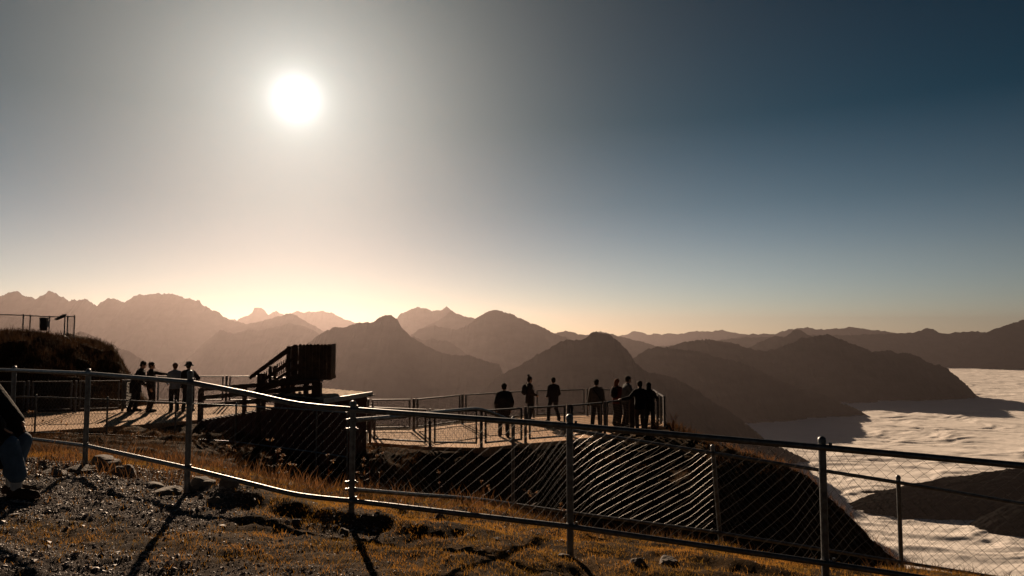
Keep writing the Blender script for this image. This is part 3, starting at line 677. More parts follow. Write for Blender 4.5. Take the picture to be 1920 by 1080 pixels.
for sp in ((0,1,2,3,4),(4,5,6),(6,7),(7,8)):
    pa = smooth_pts([T2[j]+o2 for j in sp], 5); pb = smooth_pts([B2[j]+o2 for j in sp], 5)
    a = MB(); a.tube(pa, .024, 12); a.build('top_rail', M['galv'], f2, True)
    c = MB(); c.tube(pb, .022, 12); c.build('bottom_rail', M['galv'], f2, True)
    b = MB(); b.v, b.f = chainlink(lambda t, q=pa: poly_pt(q, t)+Vector((0,.02,-.02)), lambda t, q=pb: poly_pt(q, t)+Vector((0,.02,0)), .10, .0013, .003)
    b.build('wire_mesh', M['wire'], f2, True)
for z in (T2[0].z, T2[0].z-.09, B2[0].z, B2[0].z+.07):
    b = MB(); p = Vector((posts[4].x, 6.96, z)); b.tube([p-Vector((0,0,.018)), p+Vector((0,0,.018))], .037, 14); b.tube([p+Vector((-.06,0,0)), p+Vector((.06,0,0))], .009, 8); b.lathe(p+Vector((-.055,0,-.012)), [(.014,0),(.014,.024)], 6); b.build('bracket', M['galv'], f2, True)

# far left low fence along the plaza front
f3 = empty('chain_link_fence', (gx(202,20.8), 20.8, -3.1))
tag(f3, 'low thin chain link fence along the front of the sunlit plaza at left', 'fence', 'chain link fences')
P3 = [(-70,738,20.6),(68,741,20.7),(202,746,20.8),(330,752,20.6),(443,757,20.2),(594,765,17.4),(652,770,16.6)]
T3 = []; B3 = []
for px, ty, Y in P3:
    t = at(px, ty, Y); zb = hgt(t.x, Y)-.1; add_post(f3, Vector((t.x, Y, zb)), t, .026 if px < 590 else .02)
    T3.append(t-Vector((0,.03,.05))); B3.append(Vector((t.x, Y-.03, t.z-1.08)))
for i in range(len(P3)-1):
    a = MB(); a.tube([T3[i], T3[i+1]], .021, 10); a.build('top_rail', M['galv'], f3, True)
    a = MB(); a.tube([B3[i], B3[i+1]], .020, 10); a.build('bottom_rail', M['galv'], f3, True)
    b = MB(); b.v, b.f = chainlink(lambda t, i=i: T3[i].lerp(T3[i+1], t), lambda t, i=i: B3[i].lerp(B3[i+1], t), .11, .0028, 0, False); b.build('wire_mesh', M['wire'], f3)

# fence on top of the grassy knoll
f4 = empty('chain_link_fence', (gx(58,35), 35, 0))
tag(f4, 'dark chain link fence on top of the grassy knoll at upper left', 'fence', 'chain link fences')
P4 = [(-120,586,36),(-30,587,35.6),(44,589,35.3),(57,590,35.3),(93,592,35.1),(122,592,35.0),(127,592,35.0),(140,591,34.6)]
T4 = [at(px, ty, Y) for px, ty, Y in P4]
for t in T4: add_post(f4, Vector((t.x, t.y, hgt(t.x, t.y)-.05)), t, .030, False, 'steel')
for i in range(len(P4)-1):
    a = MB(); a.tube([T4[i]-Vector((0,0,.05)), T4[i+1]-Vector((0,0,.05))], .026, 8); a.build('top_rail', M['steel'], f4, True)
    if T4[i+1].x-T4[i].x < .3: continue
    za, zb = hgt(T4[i].x, T4[i].y)+.03, hgt(T4[i+1].x, T4[i+1].y)+.03
    A_, B_ = Vector((T4[i].x, T4[i].y, za)), Vector((T4[i+1].x, T4[i+1].y, zb))
    b = MB(); b.v, b.f = chainlink(lambda t, i=i: T4[i].lerp(T4[i+1], t)-Vector((0,0,.06)), lambda t, A_=A_, B_=B_: A_.lerp(B_, t), .085, .003, 0, False); b.build('wire_mesh', M['steelwire'], f4)
a = MB(); a.tube([Vector((T4[5].x, 35, hgt(T4[5].x, 35)+.12)), Vector((T4[7].x, 34.6, hgt(T4[7].x, 34.6)+.12))], .024, 8); a.build('bottom_rail', M['steel'], f4, True)
# waste bin hung on it and the tilted lamp head
t = at(87.5, 597, 35.0); bn = empty('waste_bin', (t.x, 34.8, t.z-.65)); tag(bn, 'dark waste bin hung on the fence on top of the knoll', 'bin')
b = MB(); b.lathe((t.x, 34.8, t.z-.62), [(.15,0),(.165,.04),(.185,.55),(.19,.6)], 18); b.build('container', M['rubber'], bn, True)
b = MB(); b.lathe((t.x, 34.8, t.z-.02), [(.205,0),(.205,.03),(.15,.06),(.05,.075)], 18); b.build('lid', M['rubber'], bn, True)
b = MB(); b.box((t.x+.1, 34.95, t.z-.3), (.06,.16,.3)); b.build('mounting_plate', M['steel'], bn)
t = at(113, 594, 34.9); lp = empty('floodlight', (t.x, 34.9, t.z-.1)); tag(lp, 'small tilted floodlight head on the fence rail on top of the knoll', 'floodlight')
rt = Matrix.Rotation(R(-24), 3, 'Y')
b = MB(); b.box(at(112,596,34.8), (.40,.24,.07), rt); b.box(at(118,592,34.8), (.22,.2,.08), rt); b.build('housing', M['steel'], lp)
b = MB(); b.box(at(121,590.5,34.8), (.14,.18,.03), rt); b.build('bracket', M['flash'], lp)
b = MB(); b.tube([at(122,592,34.85), at(122,600,34.85)], .02, 8); b.build('stem', M['steel'], lp)

# ------------------------------------------------------------------ framed mesh railings
def panel_railing(name, label, pts, ztop, H, group, pw=1.5, double=False, first_off=0, grid=.055):
    root = empty(name, (pts[0][0], pts[0][1], ztop-H)); tag(root, label, 'railing', group)
    for i in range(len(pts)-1):
        A_ = Vector((pts[i][0], pts[i][1], 0)); B_ = Vector((pts[i+1][0], pts[i+1][1], 0)); Ls = (B_-A_).length; n = max(1, round(Ls/pw)); d = (B_-A_).normalized()
        for k in range(n):
            p = A_.lerp(B_, k/n); q = A_.lerp(B_, (k+1)/n)
            if not (i and k == 0) or True:
                b = MB(); b.bar(p+Vector((0,0,ztop-H)), p+Vector((0,0,ztop-.0)), .07, .07, d); b.box(p+Vector((0,0,ztop-H+.008)), (.12,.12,.012)); b.build('post', M['steel'], root)
            u = p+d*.15; v = q-d*.15; z0 = ztop-H+.10; z1 = ztop-.015; fr = MB(); w_ = .05
            fr.bar(u+Vector((0,0,z0)), u+Vector((0,0,z1)), w_, w_, d); fr.bar(v+Vector((0,0,z0)), v+Vector((0,0,z1)), w_, w_, d)
            e = d*(w_/2+.001)
            fr.bar(u+e+Vector((0,0,z1-w_/2)), v-e+Vector((0,0,z1-w_/2)), w_*.95, w_*.95); fr.bar(u+e+Vector((0,0,z0+w_/2)), v-e+Vector((0,0,z0+w_/2)), w_*.95, w_*.95)
            for zz in (z0+.15, z1-.15):
                fr.bar(p+Vector((0,0,zz)), u+Vector((0,0,zz)), .014, .014); fr.bar(q+Vector((0,0,zz)), v+Vector((0,0,zz)), .014, .014)
            fo = fr.build('frame', M['steel'], root)
            g_ = MB(); L2 = (v-u).length; m_ = int(L2/grid)
            for j in range(1, m_): s = u.lerp(v, j/m_); g_.tube([s+Vector((0,0,z0)), s+Vector((0,0,z1))], .0036, 3, False)
            m2 = int((z1-z0)/grid)
            for j in range(1, m2): zz = lerp(z0, z1, j/m2); g_.tube([u+Vector((0,0,zz)), v+Vector((0,0,zz))], .0036, 3, False)
            g_.build('wire_grid', M['steelwire'], fo)
    b = MB(); p = Vector((pts[-1][0], pts[-1][1], 0)); b.bar(p+Vector((0,0,ztop-H)), p+Vector((0,0,ztop)), .055, .055); b.build('post', M['steel'], root)
    return root
GP = 'framed wire mesh railings round the viewing terraces'
def pp(l): return [(gx(a, d), d) for a, d in l]
panel_railing('mesh_railing', 'framed wire mesh railing along the far side of the viewing deck', pp([(693,24.4),(778,24.5),(868,26.3),(1000,28.3),(1100,28.9),(1222,28.8)]), ZD+1.12, 1.12, GP, 1.75)
panel_railing('mesh_railing', 'framed wire mesh railing along the near side of the viewing deck', pp([(697,21.9),(808,21.2),(903,21.0),(985,21.8),(1065,22.5),(1132,23.5),(1182,24.9)]), ZD+1.12, 1.12, GP, 1.6)
panel_railing('mesh_railing', 'sunlit corner railing closing the right end of the viewing deck', pp([(1182,24.9),(1230,25.5),(1243,25.6),(1222,28.8)]), ZD+1.12, 1.12, GP, 1.6)
b = MB(); p = gx(1182,24.8)
b.box((p, 24.75, ZD+.60), (.17,.17,1.2)); o = b.build('wooden_post', M['wood']); tag(o, 'thick dark square post on the near railing beside the group of four at right', 'post')
b = MB(); b.box((gx(1065,22.6), 22.62, ZD+.55), (.13,.13,1.1)); o = b.build('wooden_post', M['wood']); tag(o, 'square post on the near deck railing behind the middle fence post', 'post')
panel_railing('mesh_railing', 'framed wire mesh railing at the back of the left plaza by the stairs', [(-15.1,29.5),(-10.55,29.5),(-8.0,27.2)], ZP+1.22, 1.15, GP, 1.75)
panel_railing('mesh_railing', 'framed wire mesh railing below the knoll at the left end of the plaza', pp([(-60,26.0),(60,26.2),(148,26.4),(236,26.8),(262,27.6)]), ZP+1.22, 1.2, GP, 1.7)

# ------------------------------------------------------------------ shed, ramp railing, lookout stairs
def board_wall(b, p, q, z0, z1, th=.03, bw=.14, pointed=False, amp=.02):
    p = Vector(p); q = Vector(q); Ls = (q-p).length; n = max(1, round(Ls/bw)); d = (q-p)/n; nn = d.cross(Vector((0,0,1))).normalized()
    for k in range(n):
        c = p+d*(k+.5)+nn*(.008 if k % 2 else 0); w_ = d.length*.97
        zt = z1+random.uniform(-amp, amp)*.3
        e = d.normalized()*w_/2; t = nn*th/2
        if pointed:
            prof = [(-1,z0),(1,z0),(1,zt-.035),(.4,zt),(-.4,zt),(-1,zt-.035)]
        else: prof = [(-1,z0),(1,z0),(1,zt),(-1,zt)]
        m_ = len(prof); vs = [c+e*a-t+Vector((0,0,z)) for a, z in prof]+[c+e*a+t+Vector((0,0,z)) for a, z in prof]
        b.add(vs, [tuple(range(m_)), tuple(range(2*m_-1, m_-1, -1))]+[(i, i+m_, (i+1) % m_+m_, (i+1) % m_) for i in range(m_)])
A_ = at(606,750,17.8); B_ = at(697,736,20.1); Cc = at(604,729,21.6); ZR = -1.70
A2 = Vector((A_.x, A_.y, 0)); B2v = Vector((B_.x, B_.y, 0)); C2 = Vector((Cc.x, Cc.y, 0))
left = (C2-B2v); D2 = A2+left*1.05
Lf = A2+(A2-B2v)*.10
shed = empty('shed', (A_.x, A_.y, -3.3)); tag(shed, 'low dark red wooden shed with flat gravel roof beside the viewing deck', 'shed')
G2 = at(395,790,22.5); G2 = Vector((G2.x, G2.y, 0))
b = MB(); 
def inset(p, k=.16):
    c = (A2+B2v+C2+D2)/4; return p+(c-p).normalized()*k
iA, iB, iC, iD = [inset(p) for p in (A2, B2v, C2, D2)]
for p, q in ((iA, iB), (iB, iC), (iC, iD), (iD, iA)): board_wall(b, p, q, -4.1, ZR-.10, .04, .16, False, 0)
b.build('wall', M['redwood'], shed)
b = MB(); vs = [A2, B2v, C2, D2]
b.add([v+Vector((0,0,ZR-.10)) for v in vs]+[v+Vector((0,0,ZR-.02)) for v in vs], [(3,2,1,0),(4,5,6,7),(0,1,5,4),(1,2,6,5),(2,3,7,6),(3,0,4,7)])
rf = b.build('roof', M['wood'], shed)
# gravel on the roof as a bumpy sheet
nu = 60; uu = np.linspace(.02, .98, nu); U, W_ = np.meshgrid(uu, uu, indexing='ij')
PX = A2.x+(B2v.x-A2.x)*U+(D2.x-A2.x)*W_; PY = A2.y+(B2v.y-A2.y)*U+(D2.y-A2.y)*W_
np_mesh('roof_gravel', np.stack([PX, PY, ZR+.01+.02*fbm(PX*9, PY*9, 3, 5)], -1).reshape(-1, 3), grid_faces(nu, nu), M['roofgravel'], True, rf)
b = MB(); o_ = Vector((0,0,ZR-.03)); ou = (A2-D2).normalized()*.02
b.bar(A2+o_+ou, B2v+o_+ou, .03, .12); b.build('flashing', M['flash'], rf)
# long dark timber base wall under the ramp
ramp = empty('timber_ramp', (G2.x, G2.y, -3.2)); tag(ramp, 'dark timber ramp with plank railing leading up from the plaza to the shed roof', 'ramp')
RA = Vector((gx(376,23.6), 23.6, 0)); RB = Vector((gx(604,18.6), 18.6, 0)); bk = Vector((.9,1.1,0))
b = MB(); n = 26
for k in range(n):
    t0, t1 = k/n, (k+1)/n; p = RA.lerp(RB, t0+.002); q = RA.lerp(RB, t1-.002); zt = lerp(-2.95, -1.78, (t0+t1)/2)
    b.add([p+Vector((0,0,-4.0)), q+Vector((0,0,-4.0)), q+Vector((0,0,zt)), p+Vector((0,0,zt)), p+Vector((.03,.04,-4.0)), q+Vector((.03,.04,-4.0)), q+Vector((.03,.04,zt)), p+Vector((.03,.04,zt))], [(0,1,2,3),(7,6,5,4),(0,4,5,1),(1,5,6,2),(2,6,7,3),(3,7,4,0)])
b.build('side_wall', M['redwood'], ramp)
b = MB()
for k in range(40):
    p = RA.lerp(RB, (k+.5)/40); z = lerp(-2.93, -1.76, (k+.5)/40); b.bar(p+Vector((.06,.07,z)), p+bk*1.3+Vector((0,0,z)), (RB-RA).length/40*.93, .03)
b.build('deck_boards', M['wood'], ramp)
rail_ = [(0, at(376,730,23.55), at(598,714,18.6)), (1, at(376,746,23.55), at(586,727,18.6)), (2, at(376,762,23.55), at(586,742,18.6))]
for k, p, q in rail_:
    b = MB(); b.bar(p, q, .035, .13); b.build('plank_rail', M['wood'], ramp)
for px, Y, ty, wd in ((376,23.62,728,.14),(458,21.9,724,.11),(530,20.4,720,.11)):
    t = at(px, ty, Y); b = MB(); b.box((t.x, Y+.05, (t.z-3.2)/2), (wd, wd, t.z+3.2)); b.build('post', M['wood'], ramp)
b = MB(); t = at(594,716,18.7); b.box((t.x, 18.72, (t.z-1.9)/2-.02), (.23,.2,t.z+1.9)); b.build('post', M['wood'], ramp)
b = MB(); b.bar(at(560,714.5,18.6), at(603,714,18.6), .24, .05); b.build('cap_board', M['wood'], ramp)

lk = empty('lookout_stairs', (gx(560,20.2), 20.2, -2.9)); tag(lk, 'dark wooden lookout stairs with slatted banisters climbing to a boarded box', 'stairs')
Yn = 19.6; Yf = 20.7
pA = at(560,648,Yn); pB = at(618,645,Yn); zlo = at(600,713,Yn).z
b = MB(); board_wall(b, (pA.x, Yn, 0), (pB.x, Yn+.12, 0), zlo, pB.z, .03, .10, True); board_wall(b, (pB.x, Yn+.14, 0), (pB.x-.12, Yf, 0), zlo, pB.z, .03, .10, True)
board_wall(b, (pA.x-.15, Yn+.03, 0), (pA.x-.01, Yn, 0), zlo, pB.z-.02, .03, .10, True)
b.build('boarded_parapet', M['wood'], lk)
b = MB(); b.bar((pA.x-.05, (Yn+Yf)/2, zlo+.03), (pB.x-.05, (Yn+Yf)/2+.05, zlo+.03), Yf-Yn-.1, .06); b.build('platform', M['wood'], lk)
for Yk, dpx in ((Yn, 0), (Yf, 9)):
    hs = [((468,709),(545,651),.10),((484,720),(556,668),.085),((500,722),(562,685),.07)]
    for (p0, p1, h_) in hs:
        b = MB(); b.bar(at(p0[0]+dpx*.4, p0[1]-dpx*.3, Yk), at(p1[0]+dpx, p1[1]-dpx*.3, Yk), .05, h_); b.build('handrail', M['wood'], lk)
    b = MB(); b.bar(at(483+dpx*.5, 730, Yk), at(566+dpx*.2, 703, Yk), .05, .13); b.build('stringer', M['wood'], lk)
    for (px, y0, y1, wd) in ((485,700,752,.10),(506,686,728,.07),(541,649,752,.11),(553,653,718,.07)):
        t0 = at(px+dpx, y0, Yk); z1 = max(at(px+dpx, y1, Yk).z, -2.9) if px in (506,553) else -2.9
        b = MB(); b.box((t0.x, Yk+.06, (t0.z+z1)/2), (wd, wd, t0.z-z1)); b.build('post', M['wood'], lk)
b = MB()
for k in range(17):
    t = k/16; p0 = at(lerp(492,556,t), lerp(700,660,t), Yf); p1 = at(lerp(492,556,t), lerp(722,684,t), Yf); b.bar(p0, p1, .035, .02, (1,0,0))
b.build('balusters', M['wood'], lk)
for k in range(7):
    t = (k+.5)/7; p = at(lerp(484,566,t), lerp(733,705,t), Yn); b = MB(); b.box((p.x, (Yn+Yf)/2, p.z), (.2, Yf-Yn-.12, .035)); b.build('tread', M['wood'], lk)
b = MB(); b.bar(at(478,721,Yn-.1), at(600,716,Yn-.1), .08, .07); b.build('beam', M['wood'], lk)
b = MB(); b.bar(at(469,742,Yn-.1), at(496,719,Yn-.1), .05, .10); b.build('brace', M['wood'], lk)
t = at(612,716,20.1)
for px, Y in ((574,19.7),(590,20.6)):
    b = MB(); q = at(px,716,Y); b.box((q.x, Y, (zlo+ZR)/2), (.12,.12,zlo-ZR)); b.build('post', M['wood'], lk)

# ------------------------------------------------------------------ people
def cone_mesh(bm, p, q, r1, r2, n=10):
    p = Vector(p); q = Vector(q); a = q-p; Ls = a.length
    a = a.normalized() if Ls > 1e-6 else Vector((0,0,1)); u = a.cross(Vector((0,1,0)))
    if u.length < .1: u = a.cross(Vector((1,0,0)))
    u.normalize(); w_ = a.cross(u); rings = []
    for t in (-80,-50,-20): rings.append((p+a*(r1*math.sin(R(t))), r1*math.cos(R(t))))
    rings.append((p, r1)); rings.append((p.lerp(q,.5), (r1+r2)/2)); rings.append((q, r2))
    for t in (20,50,80): rings.append((q+a*(r2*math.sin(R(t))), r2*math.cos(R(t))))
    loft_rings(bm, [[c+(u*math.cos(2*math.pi*k/n)+w_*math.sin(2*math.pi*k/n))*r for k in range(n)] for c, r in rings])
def loft_rings(bm, rings):
    vr = [[bm.verts.new(v) for v in r] for r in rings]; n = len(vr[0])
    for i in range(len(vr)-1):
        for k in range(n): bm.faces.new((vr[i][k], vr[i][(k+1) % n], vr[i+1][(k+1) % n], vr[i+1][k]))
    bm.faces.new(vr[0][::-1]); bm.faces.new(vr[-1])
def ell(bm, c, rx, ry, rz, rot=None, n=14):
    rings = []
    for i in range(1, 10):
        t = -math.pi/2+math.pi*i/10
        ring = []
        for k in range(n):
            a = 2*math.pi*k/n; v = Vector((rx*math.cos(t)*math.cos(a), ry*math.cos(t)*math.sin(a), rz*math.sin(t)))
            if rot is not None: v = rot @ v
            ring.append(Vector(c)+v)
        rings.append(ring)
    loft_rings(bm, rings)
def loft(bm, secs, n=20, rot=None):                # secs: (center, rx, ry[, yaw])
    rings = []
    for s in secs:
        c, rx, ry = Vector(s[0]), s[1], s[2]; ring = []
        for k in range(n):
            a = 2*math.pi*k/n; e = 1
            v = Vector((rx*math.copysign(abs(math.cos(a))**.85, math.cos(a)), ry*math.copysign(abs(math.sin(a))**.85, math.sin(a)), 0)); ring.append(c+v)
        rings.append(ring)
    loft_rings(bm, rings)
def fuse(bm, voxel, smooth=3, xf=None, disp=0):
    bmesh.ops.recalc_face_normals(bm, faces=bm.faces)
    me = bpy.data.meshes.new('tmp'); bm.to_mesh(me); bm.free()
    o = bpy.data.objects.new('tmp', me); COL.objects.link(o)
    m = o.modifiers.new('r', 'REMESH'); m.mode = 'VOXEL'; m.voxel_size = voxel; m.use_smooth_shade = True
    if smooth: s = o.modifiers.new('s', 'SMOOTH'); s.iterations = smooth; s.factor = .5
    dg = bpy.context.evaluated_depsgraph_get(); dg.update()
    out = bpy.data.meshes.new_from_object(o.evaluated_get(dg)); bpy.data.objects.remove(o); bpy.data.meshes.remove(me)
    if xf is not None: out.transform(xf)
    out.polygons.foreach_set('use_smooth', [True]*len(out.polygons))
    return out
def ik(a, b, l1, l2, hint):
    a = Vector(a); b = Vector(b); d = b-a; L_ = min(d.length, (l1+l2)*.999); d.normalize(); b = a+d*L_
    x = (l1*l1-l2*l2+L_*L_)/(2*L_); h = math.sqrt(max(l1*l1-x*x, 0)); hv = Vector(hint); hv = hv-d*hv.dot(d); hv.normalize()
    return a+d*x+hv*h, b
_mats = {}
def cloth(c, nm='cloth'):
    k = (nm,)+tuple(c)
    if k not in _mats: _mats[k] = mat(nm, c, .9, 0, noise=9, color2=[v*.7 for v in c], bump=(35,.004), spec=.15)
    return _mats[k]
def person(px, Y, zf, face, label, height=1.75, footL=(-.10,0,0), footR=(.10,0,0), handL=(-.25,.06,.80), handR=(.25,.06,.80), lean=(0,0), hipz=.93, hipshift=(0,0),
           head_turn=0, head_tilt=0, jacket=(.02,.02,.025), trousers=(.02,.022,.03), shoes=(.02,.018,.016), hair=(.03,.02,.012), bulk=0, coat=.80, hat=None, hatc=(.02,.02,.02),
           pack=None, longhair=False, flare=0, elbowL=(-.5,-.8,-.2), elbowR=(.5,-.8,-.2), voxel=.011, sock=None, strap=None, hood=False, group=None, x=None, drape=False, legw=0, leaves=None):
    X0 = gx(px, Y) if x is None else x
    loc = Vector((X0, Y, zf)); S = height/1.75; rot = R(face)
    xf = Matrix.Translation(loc) @ Matrix.Rotation(rot, 4, 'Z') @ Matrix.Scale(S, 4)
    hx, hy = hipshift; lx, ly = lean
    hip = [Vector((hx-.095, hy, hipz)), Vector((hx+.095, hy, hipz))]
    pel = Vector((hx, hy, hipz+.03)); wst = Vector((hx+lx*.3, hy+ly*.3, hipz+.18)); cst = Vector((hx+lx*.75, hy+ly*.75, hipz+.37)); shc = Vector((hx+lx, hy+ly, hipz+.52-.12*(lx*lx+ly*ly)))
    nk = shc+Vector((lx*.15, ly*.2+.01, .09)); hd = nk+Vector((lx*.05, ly*.15+.02, .128))
    sh = [shc+Vector((-.175, 0, -.03)), shc+Vector((.175, 0, -.03))]
    ank = []; knee = []
    for i, f in enumerate((footL, footR)):
        a_k = Vector((f[0], f[1]-.03, f[2]+.085)); k, a2 = ik(hip[i], a_k, .435, .43, (0, 1, .1)); knee.append(k); ank.append(a2)
    elb = []; wr = []
    for i, (h, hi) in enumerate(((handL, elbowL), (handR, elbowR))):
        e, w2 = ik(sh[i], h, .285, .26, hi); elb.append(e); wr.append(w2)
    # --- body, one surface
    bm = bmesh.new()
    loft(bm, [(pel-Vector((0,0,.10)), .10,.07), (pel-Vector((0,0,.05)), .155,.105), (pel, .165,.11), (wst, .135,.095), (cst-Vector((0,0,.05)), .155,.11), (cst+Vector((0,0,.05)), .165,.11), (shc-Vector((0,0,.02)), .15,.085), (shc+Vector((0,0,.03)), .085,.065), (nk, .052,.055)])
    cone_mesh(bm, shc+Vector((0,0,.02)), nk+Vector((0,.005,.06)), .06, .052)
    hr = Matrix.Rotation(R(head_turn), 3, 'Z') @ Matrix.Rotation(R(head_tilt), 3, 'X')
    def hp(v): return hd + hr @ (Vector(v)*1.08)
    ell(bm, hp((0,-.01,.03)), .074,.092,.095, hr); ell(bm, hp((0,.025,-.05)), .055,.065,.065, hr); ell(bm, hp((0,.075,-.085)), .024,.02,.02, hr)
    cone_mesh(bm, hp((0,.085,.02)), hp((0,.112,-.018)), .010,.014, 8); ell(bm, hp((0,.08,.045)), .05,.016,.012, hr)
    ell(bm, hp((0,.088,-.052)), .024,.010,.006, hr); ell(bm, hp((0,.086,-.064)), .02,.010,.006, hr)
    for s in (-1, 1): ell(bm, hp((s*.078,-.005,0)), .010,.020,.032, hr, 8)
    for i in range(2):
        s = -1 if i == 0 else 1
        cone_mesh(bm, shc+Vector((s*.10,0,-.01)), sh[i], .07,.06); cone_mesh(bm, sh[i], elb[i], .052,.040); cone_mesh(bm, elb[i], wr[i], .040,.027)
        d = (wr[i]-elb[i]).normalized(); sd_ = Vector((s,0,0)); sd_ = sd_-d*sd_.dot(d)
        if sd_.length < .2: sd_ = Vector((0,0,1))-d*d.z
        sd_.normalize(); fw = d.cross(sd_)                       # palm lies in plane d, fw
        pm = wr[i]+d*.05
        for o_ in (-.024,-.008,.008,.024): cone_mesh(bm, wr[i]+d*.02+fw*o_*.7, wr[i]+d*.085+fw*o_, .015,.012, 8)
        inw = -sd_
        for o_, l_ in ((-.029,.062),(-.010,.076),(.010,.080),(.029,.070)):
            b0 = wr[i]+d*.09+fw*o_; b1 = b0+d*l_*.5+inw*.008; b2 = b1+d*l_*.38+inw*.026
            cone_mesh(bm, b0, b1, .0105,.0095, 8); cone_mesh(bm, b1, b2, .0095,.0085, 8)
        tb = wr[i]+d*.03+fw*.022; t1 = tb+d*.035+fw*.030+inw*.01; cone_mesh(bm, tb, t1, .013,.011, 8); cone_mesh(bm, t1, t1+d*.033+fw*.006+inw*.006, .011,.009, 8)
        cone_mesh(bm, hip[i], knee[i], .082,.056); cone_mesh(bm, knee[i], knee[i].lerp(ank[i],.35)+Vector((0,-.012,0)), .054,.055); cone_mesh(bm, knee[i].lerp(ank[i],.35)+Vector((0,-.012,0)), ank[i], .053,.036)
        fl = Vector((footL, footR)[i]); toe = Vector((fl.x+s*.02, fl.y+.15, fl.z+.03)); cone_mesh(bm, ank[i]-Vector((0,0,.03)), toe, .038,.028); cone_mesh(bm, ank[i]-Vector((0,.03,.04)), ank[i]-Vector((0,0,.02)), .034,.036)
    me = fuse(bm, voxel, 2, xf); me.name = 'person'
    root = bpy.data.objects.new('person', me); COL.objects.link(root); me.materials.append(M['skin'])
    # origin at the feet
    me.transform(Matrix.Translation(-loc)); root.location = loc
    tag(root, label, 'person', group)
    def part(name, m2, material):
        m2.transform(Matrix.Translation(-loc)); o2_ = bpy.data.objects.new(name, m2); COL.objects.link(o2_); m2.materials.append(material); o2_.parent = root; return o2_
    # eyes
    bm = bmesh.new()
    for s in (-1, 1): ell(bm, hp((s*.030,.084,.022)), .012,.008,.007, hr, 8)
    m2 = bpy.data.meshes.new('eyes'); bm.to_mesh(m2); bm.free(); m2.transform(xf); part('eyes', m2, M['eye'])
    # trousers
    bm = bmesh.new(); g0 = .022+legw
    loft(bm, [(pel-Vector((0,0,.13)), .12,.09), (pel-Vector((0,0,.07)), .17,.12), (pel, .18,.125), (wst-Vector((0,0,.06)), .155,.112)])
    for i in range(2):
        kk = knee[i]; aa = ank[i]
        cone_mesh(bm, hip[i]-Vector((0,0,.02)), kk, .090+g0*.6, .062+g0); cone_mesh(bm, kk, aa+Vector((0,0,.02 if not sock else .13)), .062+g0, .050+g0)
        if not sock: cone_mesh(bm, aa+Vector((0,-.006,.03)), aa+Vector((0,-.004,-.005)), .052+g0, .053+g0)
    part('trousers', fuse(bm, .014, 2, xf), cloth(trousers, 'trouser_cloth'))
    # jacket
    bm = bmesh.new(); B = bulk
    zc = pel.z+(coat-.96)
    bot = Vector((pel.x, pel.y, zc))
    loft(bm, [(bot, .185+B+flare, .135+B+flare), (bot+Vector((0,0,.03)), .19+B+flare,.14+B+flare), (pel+Vector((0,0,.06)), .18+B,.135+B), (wst, .17+B,.13+B), (cst, .19+B,.14+B), (shc-Vector((0,0,.04)), .18+B*.7,.115+B*.6), (shc+Vector((0,0,.03)), .11,.085), (nk+Vector((0,0,.01)), .068,.068)])
    for i in range(2):
        s = -1 if i == 0 else 1
        cone_mesh(bm, shc+Vector((s*.09,0,-.01)), sh[i], .088+B*.5,.078+B*.5); cone_mesh(bm, sh[i], elb[i], .074+B*.6,.056+B*.6); cone_mesh(bm, elb[i], wr[i], .056+B*.6,.042+B*.4)
    if drape:
        for i in range(2):
            m_ = hip[i].lerp(knee[i], .80); cone_mesh(bm, hip[i]+Vector((0,0,.02)), m_+Vector((0,0,.02)), .15,.135); cone_mesh(bm, hip[i]-Vector((0,0,.20)), m_-Vector((0,.09,.20)), .13,.09)
            cone_mesh(bm, wst+Vector((0,.06,0)), m_+Vector((0,-.04,.08)), .16,.10)
    if hood: cone_mesh(bm, nk+Vector((0,-.06,0)), nk+Vector((0,-.075,-.05)), .07,.05)
    jk = part('jacket', fuse(bm, .014, 2, xf), cloth(jacket, 'jacket_cloth'))
    # shoes
    for i in range(2):
        bm = bmesh.new(); a2 = ank[i]; f = Vector((footL, footR)[i]); s = -1 if i == 0 else 1
        heel = Vector((f.x, f.y-.075, f.z+.03)); toe = Vector((f.x+s*.02, f.y+.165, f.z+.035))
        cone_mesh(bm, heel+Vector((0,0,.015)), Vector((f.x+s*.01, f.y+.06, f.z+.045)), .045,.048); cone_mesh(bm, Vector((f.x+s*.01, f.y+.06, f.z+.042)), toe, .048,.036)
        cone_mesh(bm, Vector((f.x, f.y-.045, f.z+.05)), a2+Vector((0,-.002,.02 if not sock else 0)), .046,.046)
        sl_ = [(Vector((f.x, f.y-.10, 0)), .03), (Vector((f.x, f.y-.05, 0)), .046), (Vector((f.x+s*.01, f.y+.06, 0)), .052), (toe, .045), (toe+Vector((0,.035,0)), .022)]
        r0 = [Vector((c.x-w_, c.y, f.z+.0)) for c, w_ in sl_]+[Vector((c.x+w_, c.y, f.z+.0)) for c, w_ in sl_[::-1]]
        loft_rings(bm, [r0, [v+Vector((0,0,.028)) for v in r0]])
        part('shoe', fuse(bm, .010, 1, xf), cloth(shoes, 'shoe_leather'))
        if sock:
            bm = bmesh.new(); cone_mesh(bm, a2+Vector((0,-.003,-.01)), a2+Vector((0,-.005,.15)), .047,.052); part('sock', fuse(bm, .011, 1, xf), cloth(sock, 'sock_cotton'))
    # hair and hats
    if hair:
        bm = bmesh.new(); ell(bm, hp((0,-.022,.045)), .098,.108,.100, hr); ell(bm, hp((0,-.05,-.01)), .085,.068,.08, hr)
        if longhair:
            cone_mesh(bm, hp((-.03,-.07,0)), hp((-.05,-.085,-.22)), .055,.045); cone_mesh(bm, hp((.03,-.07,0)), hp((.04,-.085,-.24)), .055,.04)
        part('hair', fuse(bm, .012, 1, xf), cloth(hair, 'hair'))
